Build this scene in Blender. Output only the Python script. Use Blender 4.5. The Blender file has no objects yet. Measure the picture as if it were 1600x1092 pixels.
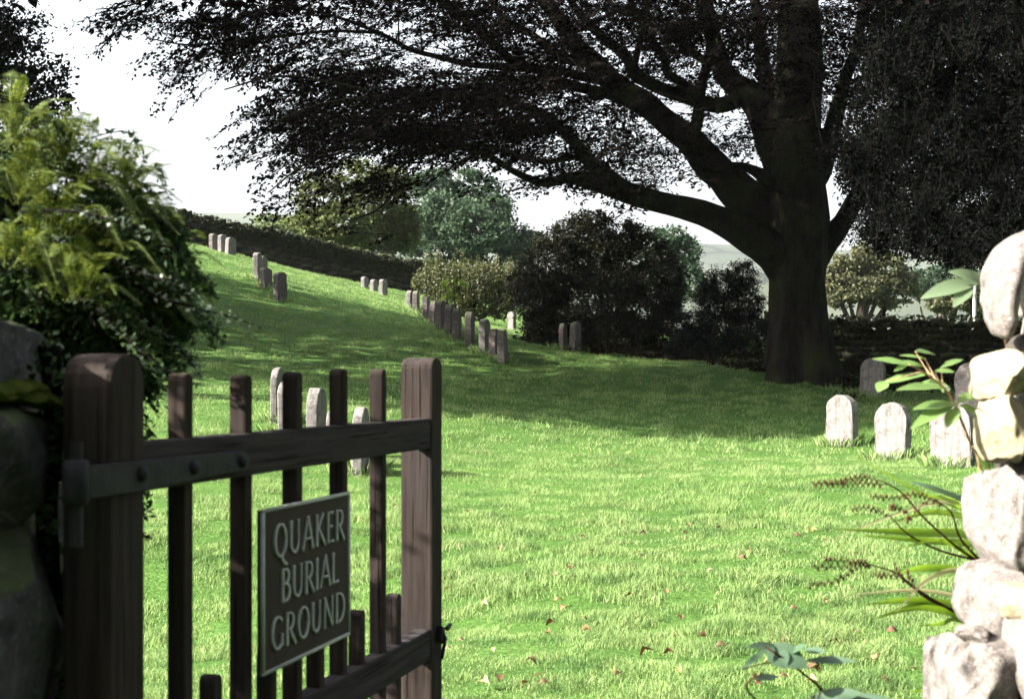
import bpy, bmesh, math, random
import numpy as np
from mathutils import Vector, Matrix
R = math.radians
rng = np.random.default_rng(7)
random.seed(7)
F, CX, HY, EYE = 2222.0, 800.0, 595.0, 1.35
sc = bpy.context.scene
col = sc.collection

def at(px, py, d):
    return np.array([(px-CX)/F*d, d, EYE+(HY-py)/F*d])

# ------------------------------------------------------------------ helpers
def tag(o, label=None, cat=None, group=None, kind=None):
    if label: o['label'] = label
    if cat: o['category'] = cat
    if group: o['group'] = group
    if kind: o['kind'] = kind
    return o

def empty(name, loc, rz=0.0):
    o = bpy.data.objects.new(name, None)
    col.objects.link(o)
    o.location = [float(v) for v in loc]; o.rotation_euler = (0, 0, rz)
    o.empty_display_size = 0.2
    return o

class MB:
    """collects arrays of vertices and faces; several face sizes allowed"""
    def __init__(s):
        s.V = []; s.F = []; s.n = 0
    def add(s, V, F):
        V = np.asarray(V, float).reshape(-1, 3)
        s.V.append(V)
        if isinstance(F, np.ndarray):
            s.F.append(F + s.n)
        else:
            by = {}
            for f in F: by.setdefault(len(f), []).append(f)
            for k in by: s.F.append(np.array(by[k], int) + s.n)
        s.n += len(V)
    def quads(s, Q):
        Q = np.asarray(Q, float)
        m, k = Q.shape[0], Q.shape[1]
        s.V.append(Q.reshape(-1, 3))
        s.F.append(np.arange(m*k).reshape(m, k) + s.n)
        s.n += m*k
    def build(s, name, mat, parent=None, smooth=False, origin=None):
        V = np.concatenate(s.V)
        if origin is not None: V = V - np.asarray(origin)
        me = bpy.data.meshes.new(name)
        me.vertices.add(len(V)); me.vertices.foreach_set('co', V.astype(np.float32).ravel())
        nl = sum(f.size for f in s.F); npl = sum(len(f) for f in s.F)
        me.loops.add(nl); me.polygons.add(npl)
        me.loops.foreach_set('vertex_index', np.concatenate([f.ravel() for f in s.F]).astype(np.int32))
        tot = np.concatenate([np.full(len(f), f.shape[1]) for f in s.F])
        st = np.concatenate([[0], np.cumsum(tot)[:-1]])
        me.polygons.foreach_set('loop_start', st.astype(np.int32))
        me.update(calc_edges=True)
        if smooth: me.polygons.foreach_set('use_smooth', np.ones(npl, bool))
        me.validate()
        o = bpy.data.objects.new(name, me); col.objects.link(o)
        if mat: me.materials.append(mat)
        if parent is not None:
            o.parent = parent
        if origin is not None and parent is None: o.location = [float(v) for v in origin]
        return o

def bm_obj(name, bm, mat, parent=None, smooth=False):
    me = bpy.data.meshes.new(name); bm.to_mesh(me); bm.free()
    if smooth:
        me.polygons.foreach_set('use_smooth', np.ones(len(me.polygons), bool))
    o = bpy.data.objects.new(name, me); col.objects.link(o)
    me.materials.append(mat)
    if parent is not None: o.parent = parent
    return o

class SN:
    """cheap smooth noise: sums of random sinusoids"""
    def __init__(s, seed, scale=1.0, octv=3, per=7):
        r = np.random.default_rng(seed); s.t = []
        for o in range(octv):
            f = scale*2**o
            for k in range(per):
                d = r.normal(size=3); d /= np.linalg.norm(d)
                s.t.append((d*f*r.uniform(.6, 1.4), r.uniform(0, 6.28), 1/(per**.5)/(1.8**o)))
    def __call__(s, P):
        P = np.asarray(P); out = np.zeros(P.shape[:-1])
        for d, ph, a in s.t: out += a*np.sin(P@d+ph)
        return out

def catmull(P, n):
    P = np.asarray(P, float)
    if len(P) < 3:
        t = np.linspace(0, 1, n+1)[:, None]
        return P[0]*(1-t)+P[-1]*t
    Q = np.vstack([2*P[0]-P[1], P, 2*P[-1]-P[-2]]); out = []
    for i in range(1, len(Q)-2):
        for t in np.linspace(0, 1, n, endpoint=False):
            a, b, c, d = Q[i-1:i+3]
            out.append(.5*((2*b)+(-a+c)*t+(2*a-5*b+4*c-d)*t*t+(-a+3*b-3*c+d)*t**3))
    out.append(Q[-2]); return np.array(out)

def tube(P, rad, k=8, cap=True, flat=None):
    P = np.asarray(P, float); n = len(P); rad = np.broadcast_to(np.asarray(rad, float), (n,))
    T = np.gradient(P, axis=0); T /= (np.linalg.norm(T, axis=1)[:, None]+1e-9)
    up = np.array([0, 0, 1.]) if abs(T[0][2]) < .9 else np.array([1., 0, 0])
    N = np.cross(T[0], up); N /= np.linalg.norm(N)
    V = []
    a = np.arange(k)*2*math.pi/k
    for i in range(n):
        N = N-T[i]*N.dot(T[i]); N /= (np.linalg.norm(N)+1e-9)
        B = np.cross(T[i], N)
        V.append(P[i]+rad[i]*(np.cos(a)[:, None]*N+np.sin(a)[:, None]*B))
    V = np.concatenate(V)
    i = np.arange(n-1)[:, None]*k; j = np.arange(k)[None, :]; j2 = (j+1) % k
    Fq = np.stack([i+j, i+j2, i+k+j2, i+k+j], -1).reshape(-1, 4)
    return V, Fq

def add_tube(mb, P, rad, k=8):
    V, Fq = tube(P, rad, k); mb.add(V, Fq)

def rock(size, seed, n=6, e=3.0, amp=.10, freq=1.6, cuts=0):
    """rounded irregular block, superellipsoid with noise"""
    g = np.linspace(-1, 1, n+1); u, v = np.meshgrid(g, g, indexing='ij')
    V = []; Fs = []; base = 0
    idx = (np.arange(n)[:, None]*(n+1)+np.arange(n)[None, :]).reshape(-1)
    q = np.stack([idx, idx+n+1, idx+n+2, idx+1], -1)
    for ax in range(3):
        for s in (-1, 1):
            p = np.zeros(u.shape+(3,)); p[..., ax] = s
            p[..., (ax+1) % 3] = u if s > 0 else v; p[..., (ax+2) % 3] = v if s > 0 else u
            V.append(p.reshape(-1, 3)); Fs.append(q+base); base += (n+1)**2
    V = np.concatenate(V); L = (np.abs(V)**e).sum(1)**(1/e); V = V/L[:, None]
    nz = SN(seed, freq, 3); d = nz(V*1.0)
    V = V*(1+amp*d)[:, None]
    r = np.random.default_rng(seed)
    for _ in range(cuts):
        q = r.normal(size=3)*np.array([1, .8, 1]); q /= np.linalg.norm(q); hi = (V@q).max(); c_ = hi*r.uniform(.70, .9)
        ex = np.clip(V@q-c_, 0, None); V = V-ex[:, None]*q*.985
    V[:, 0] += .12*r.normal()*V[:, 2]; V[:, 2] += .10*r.normal()*V[:, 0]
    return V*np.asarray(size)/2, np.concatenate(Fs)

def rotz(a):
    c, s = math.cos(a), math.sin(a); return np.array([[c, -s, 0], [s, c, 0], [0, 0, 1.]])
def roty(a):
    c, s = math.cos(a), math.sin(a); return np.array([[c, 0, s], [0, 1, 0], [-s, 0, c]])
def rotx(a):
    c, s = math.cos(a), math.sin(a); return np.array([[1, 0, 0], [0, c, -s], [0, s, c]])

# ------------------------------------------------------------------ materials
class NT:
    def __init__(s, name):
        s.m = bpy.data.materials.new(name); s.m.use_nodes = True
        s.t = s.m.node_tree; s.t.nodes.clear()
        s.out = s.t.nodes.new('ShaderNodeOutputMaterial')
    def n(s, typ, **kw):
        nd = s.t.nodes.new(typ)
        for k, v in kw.items():
            if k.startswith('i_'): nd.inputs[k[2:].replace('_', ' ')].default_value = v
            else: setattr(nd, k, v)
        return nd
    def l(s, a, b): s.t.links.new(a, b)
    def coord(s, scale=(1, 1, 1), kind='Object'):
        tc = s.n('ShaderNodeTexCoord'); mp = s.n('ShaderNodeMapping'); mp.inputs['Scale'].default_value = scale
        s.l(tc.outputs[kind], mp.inputs['Vector']); return mp.outputs[0]
    def noise(s, vec, scale, detail=4, rough=.55, dist=0):
        nd = s.n('ShaderNodeTexNoise'); nd.inputs['Scale'].default_value = scale
        nd.inputs['Detail'].default_value = detail; nd.inputs['Roughness'].default_value = rough
        nd.inputs['Distortion'].default_value = dist
        s.l(vec, nd.inputs['Vector']); return nd.outputs[0]
    def ramp(s, fac, stops):
        r = s.n('ShaderNodeValToRGB'); e = r.color_ramp.elements
        while len(e) < len(stops): e.new(.5)
        for k, (p, c) in enumerate(stops):
            e[k].position = p; e[k].color = (*c, 1) if len(c) == 3 else c
        s.l(fac, r.inputs[0]); return r.outputs[0]
    def mix(s, fac, a, b):
        m = s.n('ShaderNodeMix', data_type='RGBA')
        if isinstance(fac, (int, float)): m.inputs[0].default_value = fac
        else: s.l(fac, m.inputs[0])
        for i, v in ((6, a), (7, b)):
            if isinstance(v, tuple): m.inputs[i].default_value = (*v, 1)
            else: s.l(v, m.inputs[i])
        return m.outputs[2]
    def bump(s, h, strength=.5, dist=.01):
        b = s.n('ShaderNodeBump'); b.inputs['Strength'].default_value = strength; b.inputs['Distance'].default_value = dist
        s.l(h, b.inputs['Height']); return b.outputs[0]
    def pbr(s, colr, rough=.8, spec=.3, normal=None, metal=0):
        p = s.n('ShaderNodeBsdfPrincipled')
        if isinstance(colr, tuple): p.inputs['Base Color'].default_value = (*colr, 1)
        else: s.l(colr, p.inputs['Base Color'])
        p.inputs['Roughness'].default_value = rough; p.inputs['Specular IOR Level'].default_value = spec
        p.inputs['Metallic'].default_value = metal
        if normal is not None: s.l(normal, p.inputs['Normal'])
        s.l(p.outputs[0], s.out.inputs[0]); return p

def W3(v):  # black/white helper
    return (v, v, v)

def leaf_mat(name, c1, c2, trans=.35, spec=.25, rough=.55, big=.0, bigscale=.5, tcol=None):
    m = NT(name)
    g = m.n('ShaderNodeNewGeometry')
    cc = m.mix(g.outputs['Random Per Island'], c1, c2)
    if big:
        v = m.noise(m.coord(), bigscale, 2)
        f = m.ramp(v, [(.35, W3(0)), (.65, W3(1))])
        mm = m.n('ShaderNodeMath', operation='MULTIPLY'); m.l(f, mm.inputs[0]); mm.inputs[1].default_value = big
        cc = m.mix(mm.outputs[0], cc, tuple(min(1, x*2.0) for x in c2))
    p = m.pbr(cc, rough, spec)
    t = m.n('ShaderNodeBsdfTranslucent')
    hs = m.n('ShaderNodeHueSaturation'); hs.inputs['Hue'].default_value = .485; hs.inputs['Saturation'].default_value = 1.1; hs.inputs['Value'].default_value = 1.5
    m.l(cc, hs.inputs['Color']); m.l(hs.outputs[0], t.inputs[0])
    mx = m.n('ShaderNodeMixShader'); mx.inputs[0].default_value = trans
    m.l(p.outputs[0], mx.inputs[1]); m.l(t.outputs[0], mx.inputs[2]); m.l(mx.outputs[0], m.out.inputs[0])
    return m.m

def bark_mat(name, c1, c2, moss=.0, scale=6):
    m = NT(name); v = m.coord((1, 1, .25))
    a = m.noise(v, scale, 8, .65); c = m.ramp(a, [(.3, c1), (.7, c2)])
    if moss:
        b = m.noise(m.coord(), 1.1, 5); f = m.ramp(b, [(.48, W3(0)), (.62, W3(moss))])
        c = m.mix(f, c, (.035, .05, .012))
    m.pbr(c, .95, .04, m.bump(m.noise(v, scale*2.2, 6, .7), .9, .07)); return m.m

def wood_mat(name, axis, c1=(.011, .009, .008), c2=(.050, .039, .034)):
    m = NT(name)
    s = {'z': (30, 30, 1.6), 'x': (1.6, 30, 30)}[axis]
    v = m.coord(s)
    a = m.noise(v, 1.6, 8, .62, .35)
    big = m.noise(m.coord(), 3.5, 3)
    c = m.ramp(a, [(.28, c1), (.72, c2)])
    c = m.mix(m.ramp(big, [(.42, W3(0)), (.7, W3(.45))]), c, (.032, .03, .033))
    # fine drying cracks
    v2 = m.coord(tuple(x*(1.3 if x > 10 else .5) for x in s))
    cr = m.noise(v2, 2.6, 3, .5)
    crk = m.ramp(cr, [(.33, W3(0)), (.385, W3(1))])
    c = m.mix(crk, (.012, .009, .008), c)
    hm = m.n('ShaderNodeMath', operation='ADD'); m.l(a, hm.inputs[0]); m.l(crk, hm.inputs[1])
    m.pbr(c, .9, .04, m.bump(hm.outputs[0], .45, .004)); return m.m

def stone_mat(name, c1, c2, *a_, streak=0, **k_):
    return _stone(name, c1, c2, *a_, streak=streak, **k_)
def _stone(name, c1, c2, dark=(.05, .045, .04), lichen=(.55, .56, .5), lich=.35, moss=0.0, sc=1.0, darkamt=.5, streak=0):
    m = NT(name); v = m.coord()
    a = m.noise(v, 5*sc, 8, .62); c = m.ramp(a, [(.3, c1), (.7, c2)])
    d = m.noise(v, 2.3*sc, 7, .7, .6); c = m.mix(m.ramp(d, [(.52, W3(0)), (.66, W3(darkamt))]), c, dark)
    vo = m.n('ShaderNodeTexVoronoi'); vo.inputs['Scale'].default_value = 9*sc; vo.feature = 'SMOOTH_F1'
    nv = m.n('ShaderNodeTexNoise'); nv.inputs['Scale'].default_value = 7*sc; m.l(v, nv.inputs['Vector'])
    va = m.n('ShaderNodeVectorMath', operation='MULTIPLY_ADD'); m.l(nv.outputs[1], va.inputs[0]); va.inputs[1].default_value = (.25, .25, .25); m.l(v, va.inputs[2])
    m.l(va.outputs[0], vo.inputs['Vector'])
    lf = m.ramp(vo.outputs['Distance'], [(.18, W3(lich)), (.32, W3(0))])
    c = m.mix(lf, c, lichen)
    if streak:
        sn = m.noise(m.coord((16, 16, 1.4)), 1.5, 5, .7); c = m.mix(m.ramp(sn, [(.42, W3(0)), (.60, W3(streak))]), c, dark)
    if moss:
        g = m.n('ShaderNodeNewGeometry'); sx = m.n('ShaderNodeSeparateXYZ'); m.l(g.outputs['Normal'], sx.inputs[0])
        ad = m.n('ShaderNodeMath', operation='ADD'); m.l(sx.outputs[2], ad.inputs[0]); m.l(m.noise(v, 4*sc, 5), ad.inputs[1])
        c = m.mix(m.ramp(ad.outputs[0], [(.75, W3(0)), (1.1, W3(moss))]), c, (.07, .10, .02))
    hn = m.n('ShaderNodeMath', operation='ADD'); m.l(m.noise(v, 14*sc, 9, .7), hn.inputs[0]); m.l(a, hn.inputs[1])
    m.pbr(c, .9, .2, m.bump(hn.outputs[0], .55, .02/sc)); return m.m

M = {}
M['wood_v'] = wood_mat('weathered_oak_upright', 'z')
M['wood_h'] = wood_mat('weathered_oak_rail', 'x', (.012, .0105, .0105), (.056, .049, .050))
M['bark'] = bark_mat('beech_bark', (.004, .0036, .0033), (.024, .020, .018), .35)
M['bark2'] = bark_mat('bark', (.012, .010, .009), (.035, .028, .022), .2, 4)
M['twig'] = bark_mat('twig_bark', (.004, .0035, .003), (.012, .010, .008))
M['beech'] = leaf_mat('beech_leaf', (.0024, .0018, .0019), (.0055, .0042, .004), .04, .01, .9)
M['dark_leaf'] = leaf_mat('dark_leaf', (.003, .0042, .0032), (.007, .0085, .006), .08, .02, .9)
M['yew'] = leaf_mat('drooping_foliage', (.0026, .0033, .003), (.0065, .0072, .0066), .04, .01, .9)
M['bush'] = leaf_mat('bush_leaf', (.009, .014, .008), (.032, .030, .018), .15, .1)
M['yewbush'] = leaf_mat('yew_bush_needle', (.004, .006, .005), (.010, .014, .011), .08, .05)
M['green'] = leaf_mat('tree_leaf_green', (.026, .048, .03), (.05, .08, .042), .25, .1)
M['olive'] = leaf_mat('tree_leaf_olive', (.035, .052, .018), (.075, .088, .03), .3, .1)
M['pale'] = leaf_mat('tree_leaf_pale', (.08, .12, .045), (.12, .17, .06), .35, .25)
M['oak'] = leaf_mat('tree_leaf_oak', (.035, .05, .025), (.10, .095, .045), .3, .25)
M['hedge'] = leaf_mat('hedge_leaf', (.03, .045, .016), (.085, .09, .038), .3, .3)
M['lime'] = leaf_mat('sapling_leaf', (.07, .12, .02), (.12, .18, .035), .45, .3)
M['fern'] = leaf_mat('fern_leaf', (.045, .085, .02), (.15, .185, .042), .35, .15)
M['fern_dark'] = leaf_mat('shrub_small_leaf', (.012, .030, .011), (.052, .088, .03), .3, .15)
M['coton'] = leaf_mat('arching_twig_leaf', (.045, .07, .04), (.12, .15, .11), .2, .4, .45)
M['balsam'] = leaf_mat('lance_leaf', (.10, .19, .05), (.17, .26, .09), .45, .6, .32)
M['pale_leaf'] = leaf_mat('broad_pale_leaf', (.10, .15, .08), (.14, .19, .11), .4, .5, .4)
M['bluegreen'] = leaf_mat('bramble_leaf', (.04, .08, .045), (.07, .12, .07), .3, .4, .42)
M['strap'] = leaf_mat('strap_leaf', (.09, .20, .02), (.18, .30, .05), .45, .5, .35)
M['strap_dry'] = leaf_mat('dry_strap_leaf', (.40, .42, .2), (.55, .52, .3), .4, .4, .45)
M['seed'] = leaf_mat('seed_pod', (.04, .018, .01), (.10, .045, .025), .1, .2)
M['stem'] = bark_mat('flower_stem', (.05, .02, .014), (.10, .05, .03))
M['stem_pale'] = bark_mat('pale_stem', (.25, .16, .09), (.32, .24, .14))
M['grass'] = None
M['head'] = stone_mat('lichened_gravestone', (.105, .096, .093), (.18, .17, .166), (.04, .035, .03), (.25, .25, .235), .5, 0, 2.4, .85, streak=.5)
M['head_dark'] = stone_mat('grey_gravestone', (.075, .06, .062), (.125, .108, .110), (.035, .03, .028), (.24, .24, .22), .4, .3, 1.6, .5)
M['limestone'] = stone_mat('limestone_block', (.095, .084, .072), (.20, .188, .172), (.038, .029, .022), (.36, .36, .35), .5, 0, 4.6, .9)
M['mottled'] = stone_mat('mottled_limestone', (.060, .051, .046), (.165, .150, .142), (.03, .022, .018), (.28, .27, .26), .6, 0, 5.5, .95)
M['ochre'] = stone_mat('ochre_block', (.16, .135, .08), (.25, .22, .15), (.10, .075, .05), (.36, .34, .28), .4, 0, 3.2, .5)
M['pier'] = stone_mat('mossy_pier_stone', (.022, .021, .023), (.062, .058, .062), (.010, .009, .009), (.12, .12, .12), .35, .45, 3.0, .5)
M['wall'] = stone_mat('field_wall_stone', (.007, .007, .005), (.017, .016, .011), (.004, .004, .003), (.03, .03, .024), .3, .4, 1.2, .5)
M['mortar'] = stone_mat('wall_core', (.03, .027, .022), (.05, .045, .04), (.01, .01, .01), (.05, .05, .05), .1, 0, 1, .5)
def moss_mat():
    m = NT('moss'); v = m.coord()
    c = m.ramp(m.noise(v, 30, 6, .7), [(.3, (.03, .045, .008)), (.7, (.12, .15, .022))])
    m.pbr(c, 1, .05, m.bump(m.noise(v, 120, 6, .8), 1, .01)); return m.m
M['moss'] = moss_mat()
def iron_mat():
    m = NT('black_iron'); v = m.coord()
    c = m.ramp(m.noise(v, 25, 6, .6), [(.35, (.009, .009, .012)), (.7, (.026, .025, .031))])
    m.pbr(c, .6, .12, m.bump(m.noise(v, 60, 5, .6), .5, .003)); return m.m
M['iron'] = iron_mat()
def bronze_mat():
    m = NT('sign_bronze'); v = m.coord()
    c = m.ramp(m.noise(v, 9, 7, .6), [(.3, (.038, .032, .027)), (.7, (.054, .046, .039))])
    m.pbr(c, .85, .05, m.bump(m.noise(v, 300, 2, .5), .3, .0006)); return m.m
M['bronze'] = bronze_mat()
def lett_mat():
    m = NT('sign_lettering'); v = m.coord()
    c = m.ramp(m.noise(v, 20, 5, .6), [(.3, (.23, .25, .24)), (.7, (.34, .36, .35))])
    m.pbr(c, .6, .2); return m.m
M['letter'] = lett_mat()
def plain_mat(name, c, rough=.7, spec=.3):
    m = NT(name); v = m.coord()
    cc = m.ramp(m.noise(v, 12, 5, .6), [(.3, tuple(x*.75 for x in c)), (.7, tuple(min(1, x*1.2) for x in c))])
    m.pbr(cc, rough, spec); return m.m
M['white_post'] = plain_mat('white_post', (.32, .32, .30))
M['dead_brown'] = leaf_mat('fallen_leaf_brown', (.05, .028, .012), (.11, .062, .028), .15, .4)
M['dead_pale'] = leaf_mat('fallen_leaf_pale', (.15, .095, .04), (.25, .18, .09), .2, .4)
M['dead_yellow'] = leaf_mat('fallen_leaf_yellow', (.25, .2, .05), (.32, .26, .09), .2, .4)

# ------------------------------------------------------------------ terrain
CP = [ # px, py, d
 (1315,703,22),(1395,716,19.4),(1490,732,17.2),(1362,628,28.7),(1520,640,24),
 (562,748,16.7),(432,661,21),(785,567,31),(714,529,34),(666,498,41),(640,481,46),
 (437,468,38.7),(403,437,41),(345,393,50),(583,459,52),(290,384,56),(660,462,58),(480,428,54),
 (280,500,33),(230,600,24.5),(900,650,24.5),(900,600,28.5),(1245,580,30),(900,548,36),(1130,566,34),
 (1300,578,37),(1560,585,36),(600,650,22.5),(900,755,15.8),(60,1010,9),(1300,880,10.2)]
WP = [(0,0,-1.33),(-6,2,-1.33),(6,2,-1.33),(0,6,-1.32),(-3,6,-1.32),(3,6,-1.33),(0,10,-1.30),(4,10,-1.31),(-4,10,-1.2),
      (0,-10,-1.4),(-14,12,-.6),(14,12,-1.3),(-20,30,2.6),(-24,50,6.3),(20,30,-.5),(20,50,.2),(6,50,1.2),(-26,8,0.2),(26,8,-1.4)]
pts = [(*at(*c)[:2], at(*c)[2]-EYE) for c in CP] + WP
pts = np.array(pts)
def _U(r2): return r2*np.log(r2+1e-6)*.5
def _fit():
    P = pts[:, :2]; n = len(P)
    K = _U(((P[:, None]-P[None])**2).sum(-1)) + np.eye(n)*1.5
    A = np.zeros((n+3, n+3)); A[:n, :n] = K; A[:n, n] = 1; A[:n, n+1:] = P; A[n, :n] = 1; A[n+1:, :n] = P.T
    return np.linalg.solve(A, np.concatenate([pts[:, 2], np.zeros(3)]))
_w = _fit()
def sstep(a, b, x):
    t = np.clip((x-a)/(b-a), 0, 1); return t*t*(3-2*t)
_lump = SN(3, 1.6, 3)
def ground(x, y, lump=True):
    x = np.asarray(x, float); y = np.asarray(y, float); sh = x.shape; x = x.ravel(); y = y.ravel()
    xc = np.clip(x, -24, 22); yc = np.clip(y, -8, 62)
    P = pts[:, :2]; z = np.zeros(len(x))
    for i in range(len(P)): z += _w[i]*_U((xc-P[i, 0])**2+(yc-P[i, 1])**2)
    n = len(P); z += _w[n]+_w[n+1]*xc+_w[n+2]*yc
    f = sstep(62, 130, y); z = z*(1-f)+(-9)*f
    f = sstep(22, 70, x); z = z*(1-f)+(-4)*f
    if lump:
        z += .022*_lump(np.stack([x, y, 0*x], -1))*(y < 70)
    return (z+EYE).reshape(sh)
def gz(x, y): return float(ground(np.array([x]), np.array([y]))[0])

def ground_mat():
    m = NT('turf'); v = m.coord()
    a = m.noise(v, 1.3, 6, .6); b = m.noise(v, 22, 5, .7)
    c = m.ramp(a, [(.3, (.045, .10, .018)), (.55, (.07, .15, .028)), (.75, (.10, .18, .04))])
    c = m.mix(m.ramp(b, [(.35, W3(.75)), (.6, W3(0))]), c, (.025, .05, .012))
    m.pbr(c, .95, .1, m.bump(b, 1, .05)); return m.m
M['ground'] = ground_mat()
def grass_mat():
    m = NT('grass_blade'); g = m.n('ShaderNodeNewGeometry'); v = m.coord()
    c = m.ramp(g.outputs['Random Per Island'], [(0, (.085, .15, .035)), (.5, (.148, .218, .080)), (.86, (.19, .26, .10)), (.97, (.28, .29, .15))])
    big = m.ramp(m.noise(v, .9, 5, .65), [(.40, W3(0)), (.64, W3(.75))])
    c = m.mix(big, c, (.18, .265, .09))
    big2 = m.ramp(m.noise(v, 2.1, 4, .65), [(.50, W3(0)), (.64, W3(.8))])
    c = m.mix(big2, c, (.045, .11, .03))
    p = m.pbr(c, .7, .12)
    t = m.n('ShaderNodeBsdfTranslucent'); hs = m.n('ShaderNodeHueSaturation'); hs.inputs['Value'].default_value = 1.4
    m.l(c, hs.inputs['Color']); m.l(hs.outputs[0], t.inputs[0])
    mx = m.n('ShaderNodeMixShader'); mx.inputs[0].default_value = .35
    m.l(p.outputs[0], mx.inputs[1]); m.l(t.outputs[0], mx.inputs[2]); m.l(mx.outputs[0], m.out.inputs[0])
    return m.m
M['grass'] = grass_mat()

def axis_pts(lo, hi, step, far):
    a = list(np.arange(lo, hi+.01, step)); s = step
    while a[-1] < far: s *= 1.18; a.append(a[-1]+s)
    s = step
    while a[0] > -far: s *= 1.18; a.insert(0, a[0]-s)
    return np.array(a)
gx = axis_pts(-20, 18, .22, 3600); gy = axis_pts(-2, 66, .25, 3600)
X, Y = np.meshgrid(gx, gy, indexing='ij'); Z = ground(X, Y)
nx, ny = X.shape; idx = (np.arange(nx-1)[:, None]*ny+np.arange(ny-1)[None]).reshape(-1)
mb = MB(); mb.add(np.stack([X, Y, Z], -1), np.stack([idx, idx+ny, idx+ny+1, idx+1], -1))
tag(mb.build('ground', M['ground'], smooth=True), kind='structure')

# ------------------------------------------------------------------ grass blades
def grass_band(mb, y0, y1, dens, w, h, five=True, xl=None, thin=None):
    area = .40*2*(y1*y1-y0*y0)/2
    n = int(area*dens)
    y = np.sqrt(rng.uniform(y0*y0, y1*y1, n)); x = rng.uniform(-.40, .40, n)*y
    if xl is not None:
        k = x < xl*y; x, y = x[k], y[k]
    # clumping
    nz = SN(11, 9, 2); nz2 = SN(12, 2.2, 2)
    P = np.stack([x, y, 0*x], -1)
    c = nz(P); keep = rng.uniform(0, 1, len(x)) < .52+.5*c
    x, y, P, c = x[keep], y[keep], P[keep], c[keep]
    big = nz2(P)
    z = ground(x, y)-.004
    n = len(x)
    hh = h*(.55+.75*rng.uniform(0, 1, n)**1.5)*(1+.35*c)*(1+.28*big)
    a = rng.uniform(0, 6.283, n)
    la = a*0+SN(13, 7, 2)(P)*3.6+rng.normal(0, 1.5, n)  # lean direction in tufts
    ld = np.stack([np.cos(la), np.sin(la), 0*la], -1)
    wd = np.stack([np.cos(a), np.sin(a), 0*a], -1)*(w*rng.uniform(.6, 1.3, n))[:, None]
    lean = rng.uniform(.15, .95, n)[:, None]
    B = np.stack([x, y, z], -1); up = np.array([0, 0, 1.])
    mid = B+ld*lean*hh[:, None]*.35+up*hh[:, None]*.6
    tip = B+ld*lean*hh[:, None]*1.05+up*(hh*(1-.25*lean[:, 0]))[:, None]
    if five:
        V = np.stack([B-wd/2, B+wd/2, mid+wd*.4, mid-wd*.4, tip], 1)
        k = np.arange(n)*5
        mb.V.append(V.reshape(-1, 3)); mb.F.append(np.stack([k, k+1, k+2, k+3], -1)+mb.n)
        mb.F.append(np.stack([k+3, k+2, k+4], -1)+mb.n); mb.n += 5*n
    else:
        mb.quads(np.stack([B-wd/2, B+wd/2, tip], 1))
mb = MB()
grass_band(mb, 5.2, 8.5, 9500, .004, .046)
grass_band(mb, 8.5, 13, 4600, .0055, .048)
grass_band(mb, 13, 20, 1900, .008, .052, False)
grass_band(mb, 20, 34, 560, .014, .075, False)
grass_band(mb, 34, 60, 330, .018, .07, False, xl=.03)
tag(mb.build('lawn_grass', M['grass']), 'short rough green grass growing over the lawn and hillside', 'grass', kind='stuff')

def long_grass(feet):
    mb = MB()
    for (px, d, rad, cnt) in feet:
        x0 = (px-CX)/F*d; n = cnt; a = rng.uniform(0, 6.283, n); r_ = rad*rng.uniform(.55, 1.5, n)
        x = x0+np.cos(a)*r_; y = d+np.sin(a)*r_*.8; z = ground(x, y)-.01; h = rng.uniform(.05, .19, n)
        la = a+rng.normal(0, .8, n); ld = np.stack([np.cos(la), np.sin(la), 0*la], -1)*rng.uniform(.1, .7, n)[:, None]*h[:, None]
        wa = rng.uniform(0, 6.283, n); wd = np.stack([np.cos(wa), np.sin(wa), 0*wa], -1)*.0045; B = np.stack([x, y, z], -1); up = np.array([0, 0, 1.])
        mb.quads(np.stack([B-wd, B+wd, B+ld*.4+up*h[:, None]*.65+wd*.7, B+ld+up*h[:, None]], 1))
    tag(mb.build('long_grass', M['grass']), 'longer uncut grass round the feet of the nearer headstones', 'grass', kind='stuff')
long_grass([(1315, 22, .30, 420), (1395, 19.4, .30, 460), (1490, 17.2, .32, 460), (1362, 28.7, .3, 300), (433, 21, .26, 350), (448, 20, .26, 350), (495, 18.6, .28, 380), (522, 17.6, .26, 380), (563, 16.7, .26, 420)]
 +[(px, d, .26, 160) for px, d in ((640, 46), (650, 43.5), (666, 41), (678, 38.5), (689, 36.5), (702, 34.9), (714, 34), (734, 32.9), (758, 32.1), (773, 31.5), (785.5, 31), (880, 35.2), (899, 34.4), (438, 38.7), (416, 40), (403, 41))])
# ------------------------------------------------------------------ fallen leaves
dl = []
def dead_leaf(kind, seed):
    r = np.random.default_rng(seed)
    L, Wd = .075, .045
    t = np.linspace(0, 1, 6); w = np.sin(np.pi*np.clip(t*1.0, 0.02, .98))**.8*Wd/2
    zc = .018*np.sin(t*3.1)+.006*r.normal(size=6)
    A = np.stack([t*L-L/2, -w, zc+.006+.22*w*r.uniform(.3, 1.2)], -1); C = np.stack([t*L-L/2, 0*t, zc], -1)
    Bq = np.stack([t*L-L/2, w, zc+.006+.22*w*r.uniform(.3, 1.2)], -1)
    V = np.concatenate([A, C, Bq]); Fq = []
    for i in range(5): Fq += [(i, i+1, 7+i, 6+i), (6+i, 7+i, 13+i, 12+i)]
    m = MB(); m.add(V, Fq); add_tube(m, [(L/2-.004, 0, zc[-1]), (L/2+.02, .004, zc[-1]-.004)], .001, 4)
    return m.build('fallen_leaf', M[kind])
kinds = [('dead_brown', 'curled dark brown dead leaf lying on the sunlit lawn'),
         ('dead_pale', 'curled pale pinkish dead leaf lying on the sunlit lawn'),
         ('dead_yellow', 'yellow dead leaf lying on the sunlit lawn')]
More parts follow.
